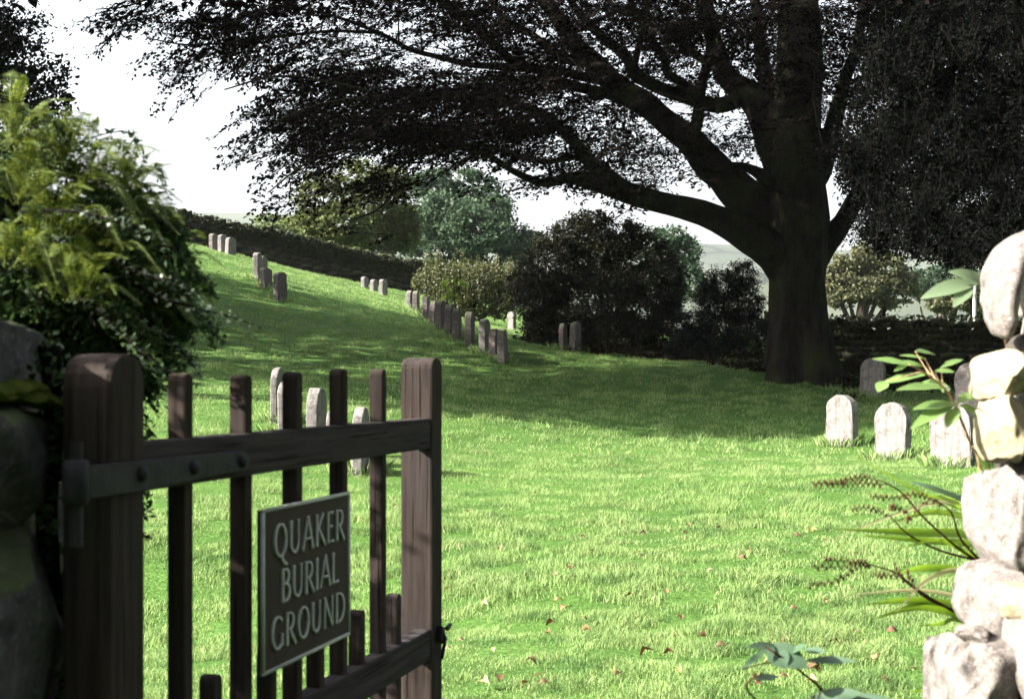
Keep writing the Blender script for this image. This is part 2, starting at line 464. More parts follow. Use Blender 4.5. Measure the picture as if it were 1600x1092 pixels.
spots = [(1005,840),(1075,828),(925,868),(945,850),(985,940),(1098,1005),(868,905),(858,998),(1010,1030),(830,1045),(820,1082),(835,775),
         (1370,1040),(1335,998),(1205,1045),(1290,850),(1225,812),(1160,880),(1170,868),(1070,840),(1040,935),(1395,853),(1305,1015),(1225,1010),
         (740,870),(760,950),(720,1010),(700,930),(880,960),(915,995),(1140,830),(1060,1060),(960,1065),(1110,900),(1240,960),(1275,1060),(1180,1075)]
rl = random.Random(5)
while len(spots) < 78:
    spots.append((rl.uniform(610, 1440), 770+320*rl.random()**.8))
first = {}
for i, (px, py) in enumerate(spots):
    k = 0 if rl.random() < .56 else (1 if rl.random() < .7 else 2)
    d = 8.0
    for _ in range(12):
        x = (px-CX)/F*d; zz = gz(x, d); d = F*(EYE-zz)/(py-HY)
    if k not in first: o = dead_leaf(kinds[k][0], 40+k); first[k] = o
    else: o = first[k].copy(); col.objects.link(o)
    o.location = ((px-CX)/F*d, d, zz+.036); s = rl.uniform(.4, .95)
    o.scale = (s, s, s); o.rotation_euler = (rl.uniform(-.9, .9), rl.uniform(-.5, .5), rl.uniform(0, 6.28))
    tag(o, kinds[k][1], 'leaf', 'fallen leaves scattered over the lawn')

# ------------------------------------------------------------------ gate
P0 = np.array([-.631, 2.44]); E = np.array([.2487, .9686]); ga = math.atan2(E[1], E[0])
def u_of(px):
    k = (px-CX)/F; return (k*P0[1]-P0[0])/(E[0]-E[1]*k)
gate = empty('wooden_gate', (P0[0], P0[1], gz(*P0)), ga); GZ = gate.location[2]
tag(gate, 'open weathered wooden picket gate with iron strap hinge and a bronze sign', 'gate')
def zr(z): return EYE+z-GZ
def bev(bm, off, seg=2):
    es = [e for e in bm.edges if len(e.link_faces) == 2 and e.calc_face_angle() > .5]
    bmesh.ops.bevel(bm, geom=es, offset=off, segments=seg, affect='EDGES', profile=.6, clamp_overlap=True)
def box_bm(u0, u1, y0, y1, z0, z1, b=.004):
    bm = bmesh.new(); bmesh.ops.create_cube(bm, size=1)
    bmesh.ops.scale(bm, vec=(u1-u0, y1-y0, z1-z0), verts=bm.verts)
    bmesh.ops.translate(bm, vec=((u0+u1)/2, (y0+y1)/2, (z0+z1)/2), verts=bm.verts)
    if b: bev(bm, b)
    return bm
def arch_bm(u0, u1, y0, y1, z0, z1, rise, b=.004, n=10):
    """bar along z whose top is rounded across u"""
    bm = bmesh.new(); w = (u1-u0)/2; uc = (u0+u1)/2
    prof = [(u0, z0), (u1, z0)]
    for i in range(n+1):
        a = i/n*math.pi; prof.append((uc+w*math.cos(a)*1.0, z1-rise+rise*math.sin(a)**.8))
    f = bm.faces.new([bm.verts.new((u, y0, z)) for u, z in prof])
    r = bmesh.ops.extrude_face_region(bm, geom=[f])
    bmesh.ops.translate(bm, vec=(0, y1-y0, 0), verts=[v for v in r['geom'] if isinstance(v, bmesh.types.BMVert)])
    bmesh.ops.recalc_face_normals(bm, faces=bm.faces)
    bev(bm, b); return bm
bot = zr(-1.24)
bm_obj('hinge_post', arch_bm(-.120, -.008, -.006, .084, bot-.02, zr(.045), .055, .007), M['wood_v'], gate)
bm_obj('latch_post', arch_bm(1.612, 1.708, -.006, .088, bot-.02, zr(.066), .032, .007), M['wood_v'], gate)
bm_obj('rail', box_bm(-.02, 1.625, 0, .046, zr(-.190), zr(-.105), .006), M['wood_h'], gate)
bm_obj('rail', box_bm(-.02, 1.625, 0, .046, zr(-.785), zr(-.698), .006), M['wood_h'], gate)
bm_obj('rail', box_bm(-.02, 1.625, 0, .046, zr(-1.20), zr(-1.11), .006), M['wood_h'], gate)
for pr, zt in ((310, .014), (402, .012), (480, .020), (550, .028), (610, .030)):
    u = u_of(pr)
    bm_obj('picket', arch_bm(u-.034, u, .010, .046, bot, zr(zt), .014, .004, 6), M['wood_v'], gate)
us = [u_of(p) for p in (262, 356, 441, 515, 578, 634)]
for u in us[1:]+[us[0]]:
    bm_obj('short_picket', arch_bm(u-.034, u, .011, .045, bot, zr(-.565), .014, .004, 6), M['wood_v'], gate)
# strap hinge
def strap_bm():
    bm = bmesh.new()
    pr = [(-.20, -.134, -.186), (-.06, -.134, -.186), (.1, -.135, -.182), (.30, -.136, -.176), (.37, -.138, -.174), (.392, -.148, -.164)]
    top = [bm.verts.new((u, -.016, zr(a))) for u, a, b in pr]; bo = [bm.verts.new((u, -.016, zr(b))) for u, a, b in pr]
    fs = [bm.faces.new((top[i], top[i+1], bo[i+1], bo[i])) for i in range(len(pr)-1)]
    r = bmesh.ops.extrude_face_region(bm, geom=fs)
    bmesh.ops.translate(bm, vec=(0, .009, 0), verts=[v for v in r['geom'] if isinstance(v, bmesh.types.BMVert)])
    bmesh.ops.recalc_face_normals(bm, faces=bm.faces); bev(bm, .002); return bm
hg = bm_obj('strap_hinge', strap_bm(), M['iron'], gate)
for px in (208, 290, 366):
    u = u_of(px); bm = bmesh.new(); bmesh.ops.create_uvsphere(bm, u_segments=14, v_segments=8, radius=.013)
    bmesh.ops.scale(bm, vec=(1, .8, 1), verts=bm.verts); bmesh.ops.translate(bm, vec=(u, -.0175, zr(-.157)), verts=bm.verts)
    bm_obj('bolt', bm, M['iron'], hg, True)
m = MB(); add_tube(m, [(-.215, 0, zr(-.195)), (-.215, 0, zr(-.19)), (-.215, 0, zr(-.128)), (-.215, 0, zr(-.123))], [.016, .021, .021, .016], 14)
add_tube(m, [(-.215, 0, zr(-.26)), (-.215, 0, zr(-.095))], .011, 10); m.build('hinge_knuckle', M['iron'], hg, True)
# latch
m = MB(); V, Fq = rock((.03, .02, .05), 3, 4, 5, .03); m.add(V+np.array([1.66, -.016, zr(-.72)]), Fq)
add_tube(m, [(1.70, -.02, zr(-.71)), (1.735, -.022, zr(-.705)), (1.74, -.01, zr(-.72))], .006, 6)
add_tube(m, [(1.655, -.018, zr(-.70)), (1.66, -.03, zr(-.73)), (1.665, -.018, zr(-.79))], .005, 6)
m.build('latch', M['iron'], gate)
# sign
u0, u1, z0, z1 = .455, .942, -.596, -.262
yb = -.012
sign = bm_obj('sign', box_bm(u0, u1, yb, -.001, zr(z0), zr(z1), .002), M['bronze'], gate)
tag(sign, 'brown bronze plate with raised pale lettering')
m = MB()
def boxm(mb, u0, u1, y0, y1, z0, z1):
    V = [(u, y, z) for u in (u0, u1) for y in (y0, y1) for z in (z0, z1)]
    mb.add(V, [(0, 1, 3, 2), (4, 6, 7, 5), (0, 4, 5, 1), (2, 3, 7, 6), (0, 2, 6, 4), (1, 5, 7, 3)])
t = .0055
boxm(m, u0-.001, u1+.001, yb-.004, yb+.003, zr(z1)-t, zr(z1)+.0015); boxm(m, u0-.001, u1+.001, yb-.004, yb+.003, zr(z0)-.0015, zr(z0)+t)
boxm(m, u0-.0015, u0+t, yb-.0043, yb+.003, zr(z0)+t+.0001, zr(z1)-t-.0001); boxm(m, u1-t, u1+.0015, yb-.0043, yb+.003, zr(z0)+t+.0001, zr(z1)-t-.0001)
m.build('sign_rim', M['letter'], sign)
# letters as flared strokes, unit box: height 1
def arc(cx, cz, rx, rz, a0, a1, wt, wn, n=22):
    P = []
    for i in range(n+1):
        a = R(a0+(a1-a0)*i/n); w = wn+(wt-wn)*abs(math.cos(a))**1.3
        P.append((cx+rx*math.cos(a), cz+rz*math.sin(a), w))
    return P
T, N_ = .112, .06
def st(x0, z0, x1, z1, w, fl=1.0):
    ts = [0, .06, .14, .5, .86, .94, 1]
    k = [1.5, 1.2, 1.04, .94, 1.04, 1.2, 1.5] if fl else [1]*7
    return [(x0+(x1-x0)*t, z0+(z1-z0)*t, w*q) for t, q in zip(ts, k)]
L = {
 'Q': (.92, [arc(.45, .5, .39, .47, 0, 360, T, N_, 36), [(.50, .04, .10), (.62, -.12, .11), (.78, -.22, .10), (.92, -.24, .04)]]),
 'O': (.92, [arc(.46, .5, .39, .47, 0, 360, T, N_, 36)]),
 'G': (.86, [arc(.46, .5, .39, .47, 42, 300, T, N_, 28), arc(.46, .5, .39, .47, 300, 325, N_, N_, 5), st(.75, .10, .75, .45, T*.9)]),
 'U': (.80, [[(.10, 1, T*1.4), (.10, .93, T*1.1), (.10, .6, T), (.10, .36, T*.95)]+[(.38-.28*math.cos(R(a)), .34-.30*math.sin(R(a)), T-(T-N_)*math.sin(R(a/2))) for a in range(10, 181, 17)]+[(.66, .6, N_), (.66, .93, N_*1.1), (.66, 1, N_*1.6)]]),
 'A': (.84, [st(.02, 0, .42, 1.0, N_, 1), st(.40, 1.0, .80, 0, T), [(.16, .34, N_), (.66, .34, N_)]]),
 'K': (.74, [st(.10, 0, .10, 1, T), st(.14, .48, .62, 1, N_), [(.24, .56, N_), (.45, .30, T), (.76, -.02, T*1.1)]]),
 'E': (.58, [st(.10, 0, .10, 1, T), [(.1, .96, N_), (.4, .96, N_), (.5, .955, N_*1.6)], [(.1, .52, N_), (.36, .52, N_), (.43, .52, N_*1.6)], [(.1, .04, N_), (.42, .04, N_), (.53, .045, N_*1.6)]]),
 'R': (.70, [st(.10, 0, .10, 1, T), [(.1, .96, N_)]+arc(.30, .72, .24, .24, 90, -90, T, N_, 14)+[(.1, .48, N_)], [(.28, .48, N_), (.45, .26, T), (.70, -.02, T)]]),
 'B': (.66, [st(.10, 0, .10, 1, T), [(.1, .96, N_)]+arc(.28, .75, .22, .21, 90, -90, T, N_, 12)+[(.1, .54, N_)], [(.1, .53, N_)]+arc(.30, .285, .26, .245, 90, -90, T, N_, 14)+[(.1, .04, N_)]]),
 'I': (.24, [st(.11, 0, .11, 1, T)]),
 'L': (.56, [st(.10, 0, .10, 1, T), [(.1, .04, N_), (.42, .04, N_), (.54, .045, N_*1.7)]]),
 'N': (.84, [st(.10, 0, .10, 1, N_), [(.07, .99, T*1.1), (.4, .5, T), (.73, .01, T)], st(.73, 0, .73, 1, N_)]),
 'D': (.84, [st(.10, 0, .10, 1, T), [(.1, .96, N_)]+arc(.30, .5, .44, .46, 90, -90, T, N_, 20)+[(.1, .04, N_)]]),
}
def ribbon(mb, pts3, ox, oz, s, yf, depth):
    P = np.array([(p[0], p[1]) for p in pts3])*s; w = np.array([p[2] for p in pts3])*s
    Tn = np.gradient(P, axis=0); Tn /= np.linalg.norm(Tn, axis=1)[:, None]+1e-9
    Nn = np.stack([-Tn[:, 1], Tn[:, 0]], -1)
    A = P+Nn*w[:, None]/2; B = P-Nn*w[:, None]/2; n = len(P)
    V = []
    for i in range(n):
        for q, y in ((A[i], yf), (B[i], yf), (B[i]*.97+A[i]*.03, yf+depth), (A[i]*.97+B[i]*.03, yf+depth)):
            V.append((ox+q[0], y, oz+q[1]))
    Fq = [(4*i+a, 4*i+b, 4*i+4+b, 4*i+4+a) for i in range(n-1) for a, b in ((0, 1), (1, 2), (2, 3), (3, 0))]
    Fq += [(0, 3, 2, 1), (4*n-4, 4*n-3, 4*n-2, 4*n-1)]
    mb.add(V, Fq)
m = MB()
for word, ul, ur, zb, zt in (('QUAKER', .508, .902, -.367, -.296), ('BURIAL', .545, .868, -.463, -.392), ('GROUND', .494, .908, -.557, -.487)):
    h = zt-zb; sx = sum(L[c][0] for c in word); gap = (ur-ul-sx*h)/(len(word)-1)
    x = ul
    for c in word:
        for j, s_ in enumerate(L[c][1]):
            ribbon(m, s_, x, zr(zb), h, yb-.0055-.00025*j, .0055)
        x += L[c][0]*h+gap
m.build('lettering', M['letter'], sign)

# ------------------------------------------------------------------ stone piers
def stones(parent, specs, mat, name='stone', n=30):
    """specs: (px0,px1,py0,py1,d,depth,seed,matkey,exponent)"""
    for (x0, x1, y0, y1, d, dep, sd, mk, e) in specs:
        de = d+dep*.5; a = at(x0, y1, de); b = at(x1, y0, de)
        V, Fq = rock((b[0]-a[0], dep, (b[2]-a[2])*1.02), sd, n, max(4.2, e), .045, 2.2, 18)
        V *= 1.05; nz = SN(sd+50, 22, 4); L_ = V/np.linalg.norm(V, axis=1)[:, None]
        V = V+L_*(nz(V*2)*.0040)[:, None]
        mb = MB(); mb.add(V+np.array([(a[0]+b[0])/2, d+dep*.42, (a[2]+b[2])/2]), Fq)
        p = parent.location
        o = mb.build(name, M[mk], parent, True); o.data.transform(Matrix.Translation((-p[0], -p[1], -p[2])))
rp = empty('stone_gate_pier', (1.35, 3.3, gz(1.35, 3.3)))
tag(rp, 'sunlit pale limestone gate pier at the right edge of the opening', 'gate pier')
stones(rp, [
 (1580,1700,470,960,3.0,.42,21,'limestone',5),
 (1534,1584,553,617,2.98,.26,22,'ochre',5),(1536,1584,619,722,2.98,.26,23,'ochre',3.4),
 (1524,1590,724,903,2.93,.30,24,'mottled',4.5),(1508,1590,882,1004,2.9,.28,25,'mottled',3.6),
 (1468,1566,990,1180,2.83,.34,26,'mottled',6),(1560,1700,946,1170,2.66,.42,27,'limestone',5),(1556,1600,905,960,2.78,.2,38,'ochre',4),(1500,1530,976,998,2.86,.14,39,'mottled',4),
 (1670,1900,430,640,3.05,.45,28,'limestone',4),(1672,1920,640,880,3.02,.45,29,'ochre',4),(1684,1950,880,1160,2.9,.45,30,'limestone',4),
 (1460,1570,1176,1420,2.85,.36,31,'limestone',5),(1560,1790,1160,1430,2.85,.42,32,'limestone',4),(1460,1620,1410,1640,2.85,.40,33,'limestone',4),(1610,1900,1420,1640,2.85,.46,34,'limestone',4)], None)
# rubble heart that closes the joints
m = MB()
for zz in range(11):
    V, Fq = rock((.40, .26, .17), 300+zz, 8, 5, .06, 2, 6); m.add(V+np.array([1.335-.008*(10-zz), 3.19, .02+zz*.135])-np.array([rp.location[0], rp.location[1], 0]), Fq)
o = m.build('rubble_core', M['mortar'], rp); o.data.transform(Matrix.Translation((0, 0, -rp.location[2])))
# crescent coping stone on top of the pier
m = MB(); C = [at(1640, 372, 3.15), at(1596, 392, 3.14), at(1562, 450, 3.12), at(1562, 500, 3.12), at(1572, 530, 3.12)]
P = catmull(C, 8); rr = np.interp(np.linspace(0, 1, len(P)), [0, .2, .5, .8, .93, 1], [.03, .034, .031, .026, .018, .003])
V, Fq = tube(P, rr, 20); Vc = P[0]
V[:, 1] = 3.12+(V[:, 1]-3.12)*3.4
V += (SN(77, 30, 4)(V)*.0052)[:, None]*np.array([1, .6, 1])
m.add(V, Fq); m.add(V[:20], [tuple(range(20))]); m.add(V[-20:], [tuple(range(20))])
o = m.build('coping_stone', M['mottled'], rp, True); o.data.transform(Matrix.Translation([-v for v in rp.location]))
stones(rp, [(1588,1760,362,500,3.04,.42,36,'limestone',2.4)], None, 'coping_stone')

lp = empty('mossy_gate_pier', (-1.0, 2.4, gz(-1.0, 2.4)))
tag(lp, 'dark shaded mossy stone gate pier at the left edge beside the hinge post', 'gate pier')
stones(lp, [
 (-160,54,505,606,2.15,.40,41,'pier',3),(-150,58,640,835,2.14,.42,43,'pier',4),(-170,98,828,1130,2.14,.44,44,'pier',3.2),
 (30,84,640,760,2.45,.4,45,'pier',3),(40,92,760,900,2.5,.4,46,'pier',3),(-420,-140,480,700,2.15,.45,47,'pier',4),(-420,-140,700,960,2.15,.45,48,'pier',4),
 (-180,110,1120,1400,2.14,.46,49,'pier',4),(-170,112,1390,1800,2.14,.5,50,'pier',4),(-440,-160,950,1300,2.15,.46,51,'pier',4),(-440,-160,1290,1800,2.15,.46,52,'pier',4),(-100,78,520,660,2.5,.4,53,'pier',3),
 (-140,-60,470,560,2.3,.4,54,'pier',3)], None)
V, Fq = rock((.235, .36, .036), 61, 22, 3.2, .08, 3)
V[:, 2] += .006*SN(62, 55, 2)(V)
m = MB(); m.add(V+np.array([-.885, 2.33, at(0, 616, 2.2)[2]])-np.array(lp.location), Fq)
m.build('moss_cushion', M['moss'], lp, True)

# ------------------------------------------------------------------ headstones
def headstone(px, pyb, d, h, w, th, yaw, kind, label, group, seed, tilt=0, rnd=.9, side=0):
    """yaw: azimuth of the broad face's normal in degrees"""
    x = (px-CX)/F*d; z = gz(x, d)
    r = np.random.default_rng(seed)
    n = 12; prof = []
    w2 = w/2; rise = w2*rnd
    H = h+.10
    for i in range(6): prof.append((-w2*(1+.015*r.normal()), -.12+(H-rise)*i/6))
    for i in range(n+1):
        a = math.pi-math.pi*i/n
        prof.append((w2*math.cos(a)*(1+.01*r.normal()), H-.12-rise+rise*math.sin(a)**.95+.006*r.normal()))
    for i in range(5, -1, -1): prof.append((w2*(1+.015*r.normal()), -.12+(H-rise)*i/6))
    bm = bmesh.new()
    f = bm.faces.new([bm.verts.new((a, -th/2, b)) for a, b in prof])
    rr = bmesh.ops.extrude_face_region(bm, geom=[f])
    bmesh.ops.translate(bm, vec=(0, th, 0), verts=[v for v in rr['geom'] if isinstance(v, bmesh.types.BMVert)])
    bmesh.ops.recalc_face_normals(bm, faces=bm.faces)
    es = [e for e in bm.edges if e.calc_face_angle(0) > 1.0]
    bmesh.ops.bevel(bm, geom=es, offset=.014, segments=2, affect='EDGES', profile=.5, clamp_overlap=True)
    nz = SN(seed, 22, 2)
    for v in bm.verts:
        q = nz(np.array(v.co)); v.co.y += .005*q; v.co.z += .004*q; v.co.x += .004*q
    o = bm_obj('headstone', bm, M[kind])
    o.location = (x, d, z-.0)
    o.rotation_euler = (R(r.normal()*1.2), R(tilt), R(yaw-270))
    tag(o, label, 'headstone', group)
    return o
g1 = 'pale headstones at the right of the lawn'
headstone(1315,703,22,.80,.50,.14,221,'head','round-topped pale headstone nearest the beech, leftmost of the three sunlit ones by the right pier',g1,101,1)
headstone(1395,716,19.4,.80,.50,.14,221,'head','round-topped pale headstone in the middle of the three sunlit ones by the right pier',g1,102,0)
headstone(1490,732,17.2,.80,.56,.15,223,'head','pale headstone behind the leafy stem, nearest to the right pier of the three sunlit ones',g1,103,-1)
headstone(1362,628,28.7,.80,.50,.15,232,'head','lone grey headstone in shade in front of the far stone wall',g1,104,2)
headstone(1522,640,24,.86,.62,.15,238,'head_dark','broad grey headstone half hidden behind the right pier and leaves',g1,105)
g2 = 'headstones behind the gate pickets'
headstone(433,661,21,.82,.50,.10,357,'head','tall thin leaning headstone behind the gate, farthest left of its row',g2,111,-5)
headstone(448,668,20,.76,.52,.12,356,'head','headstone close behind the third gate picket with a bright left edge',g2,112,-3)
headstone(495,690,18.6,.90,.54,.15,354,'head','thick headstone with lichened top between the third and fourth gate pickets',g2,113,-1)
headstone(522,705,17.6,.74,.52,.13,356,'head','low headstone mostly hidden by the fourth gate picket',g2,114,-3)
headstone(563,748,16.7,.80,.50,.12,356,'head','short stocky headstone seen just above and below the top gate rail',g2,115,2)
g3 = 'row of headstones stepping down the hillside'
row = [(640,46,.58,'topmost headstone in the descending row on the slope'),(650,43.5,.64,'second headstone from the top of the descending row'),
 (666,41,.67,'third headstone from the top of the descending row'),(678,38.5,.71,'fourth headstone from the top of the descending row'),
 (689,36.5,.76,'fifth headstone from the top of the descending row'),(702,34.9,.78,'sixth headstone from the top of the row, paler left edge'),
 (714,34,.79,'seventh headstone from the top of the descending row'),(734,32.9,.80,'dark headstone standing alone in the gap of the descending row'),
 (758,32.1,.76,'third headstone from the bottom of the row, with a lit pale edge'),(773,31.5,.66,'last but one headstone at the bottom of the descending row'),
 (785.5,31,.73,'lowest and nearest headstone of the descending row')]
for i, (px, d, h, lb) in enumerate(row):
    headstone(px,0,d,h,.48,.15,200,'head' if i in (0, 8) else 'head_dark',lb,g3,120+i,(i*37 % 7)-2,.6).rotation_euler[2] = R(80+5*math.sin(i*1.3))
g4 = 'headstones on the upper left hillside'
for i, (px, py, d, h, kd, lb) in enumerate([
 (334,388,51,.62,'head_dark','dim grey headstone at the wall, leftmost on the hilltop'),
 (348,390,50.5,.66,'head','middle headstone of the three on the hilltop by the wall'),
 (360,393,50,.62,'head','bright pale headstone, rightmost of the three on the hilltop'),
 (403,437,41,.80,'head','tall thin pale-edged headstone at the head of the upper left group'),
 (411,439,42.5,.66,'head_dark','narrow headstone half hidden behind the tall thin one'),
 (416,445,40,.56,'head_dark','small rounded headstone in front of the tall thin pair'),
 (438,468,38.7,.80,'head_dark','dark round-topped headstone standing lowest in the upper left group'),
 (570,448,55,.46,'head','small pale headstone, first of three under the hillside wall'),
 (584,453,54,.50,'head','small pale headstone, second of three under the hillside wall'),
 (599,461,52,.62,'head','pale headstone, third and tallest of three under the hillside wall')]):
    headstone(px,py,d,h,.46,.15,[240,235,230,205,200,215,215,238,238,232][i],kd,lb,g4,140+i,[-2,1,3,-1,2,4,-2,0,1,-1][i],.45).rotation_euler[2] = R([75,72,66,84,82,70,66,74,74,72][i])
g5 = 'headstones at the dark bush'
headstone(880,538,35.2,.66,.36,.12,340,'head_dark','dim headstone standing under the edge of the dark bush',g5,160)
headstone(899,545,34.4,.74,.38,.15,335,'head_dark','reddish grey headstone in front of the dark bush',g5,161)
headstone(800,500,44,.62,.24,.14,230,'head','sunlit pale headstone beside the left flank of the dark bush',g5,162)

# ------------------------------------------------------------------ dry stone walls
def dry_wall(name, pa, pb, H, label, seed, thick=.5, ls=.42, hs=.16, cope=.24):
    r = np.random.default_rng(seed); pa = np.array(pa, float); pb = np.array(pb, float)
    Ln = np.linalg.norm(pb-pa); e = (pb-pa)/Ln; yaw = math.atan2(e[1], e[0]); Rm = rotz(yaw)
    root = empty(name, (*pa, gz(*pa))); tag(root, label, 'wall'); mb = MB(); mc = MB(); core = MB()
    org = np.array(root.location)
    def place(u, z, sx, sy, sz, m_, off=0, tilt=0, n=3):
        P = pa+e*u; g = gz(*P)
        V, Fq = rock((sx, sy, sz), int(r.integers(1e6)), n, 5, .10, 2)
        V = V@roty(tilt).T@Rm.T
        m_.add(V+np.array([P[0]-e[1]*off, P[1]+e[0]*off, g+z])-org, Fq)
    z = .04
    while z < H:
        h = hs*r.uniform(.7, 1.25); u = r.uniform(0, .3)
        while u < Ln:
            l = ls*r.uniform(.5, 1.4)
            place(u+l/2, z+h/2, l*.97, thick*r.uniform(.92, 1.08), h*.97, mb, r.normal()*.02, r.normal()*.03); u += l
        z += h
    u = 0.
    while u < Ln:
        l = r.uniform(.12, .34); hh = cope*r.uniform(.6, 1.25)
        place(u+l/2, z+hh*.42, l*1.02, thick*.9, hh, mc, r.normal()*.03, r.normal()*.25, 4); u += l
    us_ = np.linspace(0, Ln, 24)
    for a, b in zip(us_[:-1], us_[1:]):
        A = pa+e*a; B = pa+e*b; ga_, gb = gz(*A), gz(*B); w = np.array([-e[1], e[0]])*thick*.36
        V = [(*(A-w), ga_-.3), (*(A+w), ga_-.3), (*(B+w), gb-.3), (*(B-w), gb-.3), (*(A-w), ga_+H*.97), (*(A+w), ga_+H*.97), (*(B+w), gb+H*.97), (*(B-w), gb+H*.97)]
        core.add(np.array(V)-org, [(0, 1, 5, 4), (1, 2, 6, 5), (2, 3, 7, 6), (3, 0, 4, 7), (4, 5, 6, 7)])
    mb.build('stonework', M['wall'], root); mc.build('coping', M['wall'], root); core.build('rubble_core', M['mortar'], root)
    if name == 'stone_wall':
        n = 9000; u = rng.uniform(0, Ln, n); P = pa+e*u[:, None]; dn = SN(seed+3, .7, 2)(np.stack([P[:, 0], P[:, 1], 0*u], -1))
        k = rng.uniform(0, 1, n) < .45+.5*dn; u, P = u[k], P[k]; g = ground(P[:, 0], P[:, 1]); h = H*(.35+.85*rng.uniform(0, 1, len(u))**.5)+.12
        off = np.where(h > H+.1, rng.normal(size=len(u))*.2, -(thick*.5+.04))*(1 if e[0] > 0 else -1)
        Q = np.stack([P[:, 0]-e[1]*off, P[:, 1]+e[0]*off, g+h], -1); li = MB(); li.quads(leaves_at(Q, .11, np.array([0, -.6, .8]))-org); li.build('ivy', M['wall_ivy'], root)
    return root
M['wall_ivy'] = leaf_mat('wall_ivy_leaf', (.010, .014, .007), (.04, .05, .02), .15, .1)

# ------------------------------------------------------------------ foliage generators
def rand_rot(n, bias=None):
    """random frames (n,3,3); rows: a (length dir), b (width dir), c normal"""
    c = rng.normal(size=(n, 3))
    if bias is not None: c = c+bias
    c /= np.linalg.norm(c, axis=1)[:, None]
    a = rng.normal(size=(n, 3)); a -= c*(a*c).sum(1)[:, None]; a /= np.linalg.norm(a, axis=1)[:, None]
    return a, np.cross(c, a), c

def leaves_at(P, size, bias=None, asp=.6, adir=None, amix=0.):
    n = len(P); a, b, c = rand_rot(n, bias)
    if adir is not None:
        a = a*(1-amix)+adir*amix; a /= np.linalg.norm(a, axis=1)[:, None]
        b = np.cross(c, a); b /= np.linalg.norm(b, axis=1)[:, None]+1e-9
    s = (size*rng.uniform(.6, 1.3, n))[:, None]
    return np.stack([P-a*s/2, P+b*s*asp/2-a*s*.05+c*s*.08, P+a*s/2, P-b*s*asp/2-a*s*.05+c*s*.08], 1)

def lobe_pts(lobes, n, sub=40, sig=.13, shell=.8, flat=.8):
    """points clustered in clumps over the surfaces of ellipsoid lobes"""
    out = []; vol = np.array([l[3]*l[4]*l[5] for l in lobes])**(2/3); vol = vol/vol.sum()
    for (cx, cy, cz, rx, ry, rz), v in zip(lobes, vol):
        k = max(6, int(sub)); D = rng.normal(size=(k, 3)); D /= np.linalg.norm(D, axis=1)[:, None]
        rad = shell+(1-shell)*rng.uniform(-.9, 1.0, k); C = D*rad[:, None]
        m_ = int(n*v)+1; w = rng.integers(0, k, m_)
        q = rng.normal(size=(m_, 3))*sig*np.array([1, 1, flat])*rng.uniform(.6, 1.5, k)[w][:, None]
        Pp = C[w]+q
        out.append(Pp*np.array([rx, ry, rz])+np.array([cx, cy, cz]))
    return np.concatenate(out)

def px_lobes(L_, d0, depth=.8):
    """(px,py,rpx,rpy[,dd]) -> world ellipsoids at distance d0+dd"""
    o = []
    for l in L_:
        d = d0+(l[4] if len(l) > 4 else 0); c = at(l[0], l[1], d); k = d/F
        o.append((c[0], c[1], c[2], l[2]*k, (l[2]+l[3])/2*k*depth, l[3]*k))
    return o

def tree(name, label, cat, base, L_, d0, n, leafpx, mat, group=None, trunk_r=.25, sub=40, sig=.13, bias=(0, 0, .6), bark='bark2', flat=.8, asp=.6, stems=1, adir=None, amix=0.):
    d = base[1]; x = (base[0]-CX)/F*d; z = gz(x, d)
    root = empty(name, (x, d, z)); tag(root, label, cat, group)
    org = np.array([x, d, z]); lobes = px_lobes(L_, d0)
    P = lobe_pts(lobes, n, sub, sig, flat=flat)
    mb = MB(); P = P[P[:, 2] > ground(P[:, 0], P[:, 1])-.05]; mb.quads(leaves_at(P, leafpx/F*d0, np.array(bias), asp, None if adir is None else np.array(adir, float), amix)-org)
    mb.build('crown', M[mat], root)
    mt = MB(); tp = np.mean([l[:3] for l in lobes], 0)
    for s_ in range(stems):
        b0 = np.array([rng.normal()*trunk_r*2*(stems > 1), rng.normal()*trunk_r*2*(stems > 1), -.3])
        q = (tp-org)*np.array([.6, .6, 1])+np.array([rng.normal(), rng.normal(), 0])*(stems > 1)*.5
        ax = catmull([b0, b0*.5+q*.5+rng.normal(size=3)*trunk_r, q], 6)
        add_tube(mt, ax, np.linspace(trunk_r*1.3, trunk_r*.4, len(ax)), 8)
    for l in lobes:
        c = np.array(l[:3])-org; s0 = ax[int(len(ax)*.55)]
        md = (s0+c)/2-np.array([0, 0, .1*np.linalg.norm(c-s0)]); pp = catmull([s0, md, c], 5)
        add_tube(mt, pp, np.linspace(trunk_r*.45, trunk_r*.08, len(pp)), 5)
        for k in range(6):
            e_ = c+rng.normal(size=3)*np.array(l[3:])*.5
            add_tube(mt, catmull([pp[-3], (pp[-3]+e_)/2+rng.normal(size=3)*.1*trunk_r, e_], 3), np.linspace(trunk_r*.12, trunk_r*.03, 7), 4)
    mt.build('trunk', M[bark], root, True)
    return root

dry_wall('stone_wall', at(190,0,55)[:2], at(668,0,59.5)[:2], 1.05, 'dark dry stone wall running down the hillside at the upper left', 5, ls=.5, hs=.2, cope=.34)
dry_wall('stone_wall', (6.6, 37.2), (26, 34.0), 1.12, 'shaded dry stone wall behind the beech trunk at the right', 6)
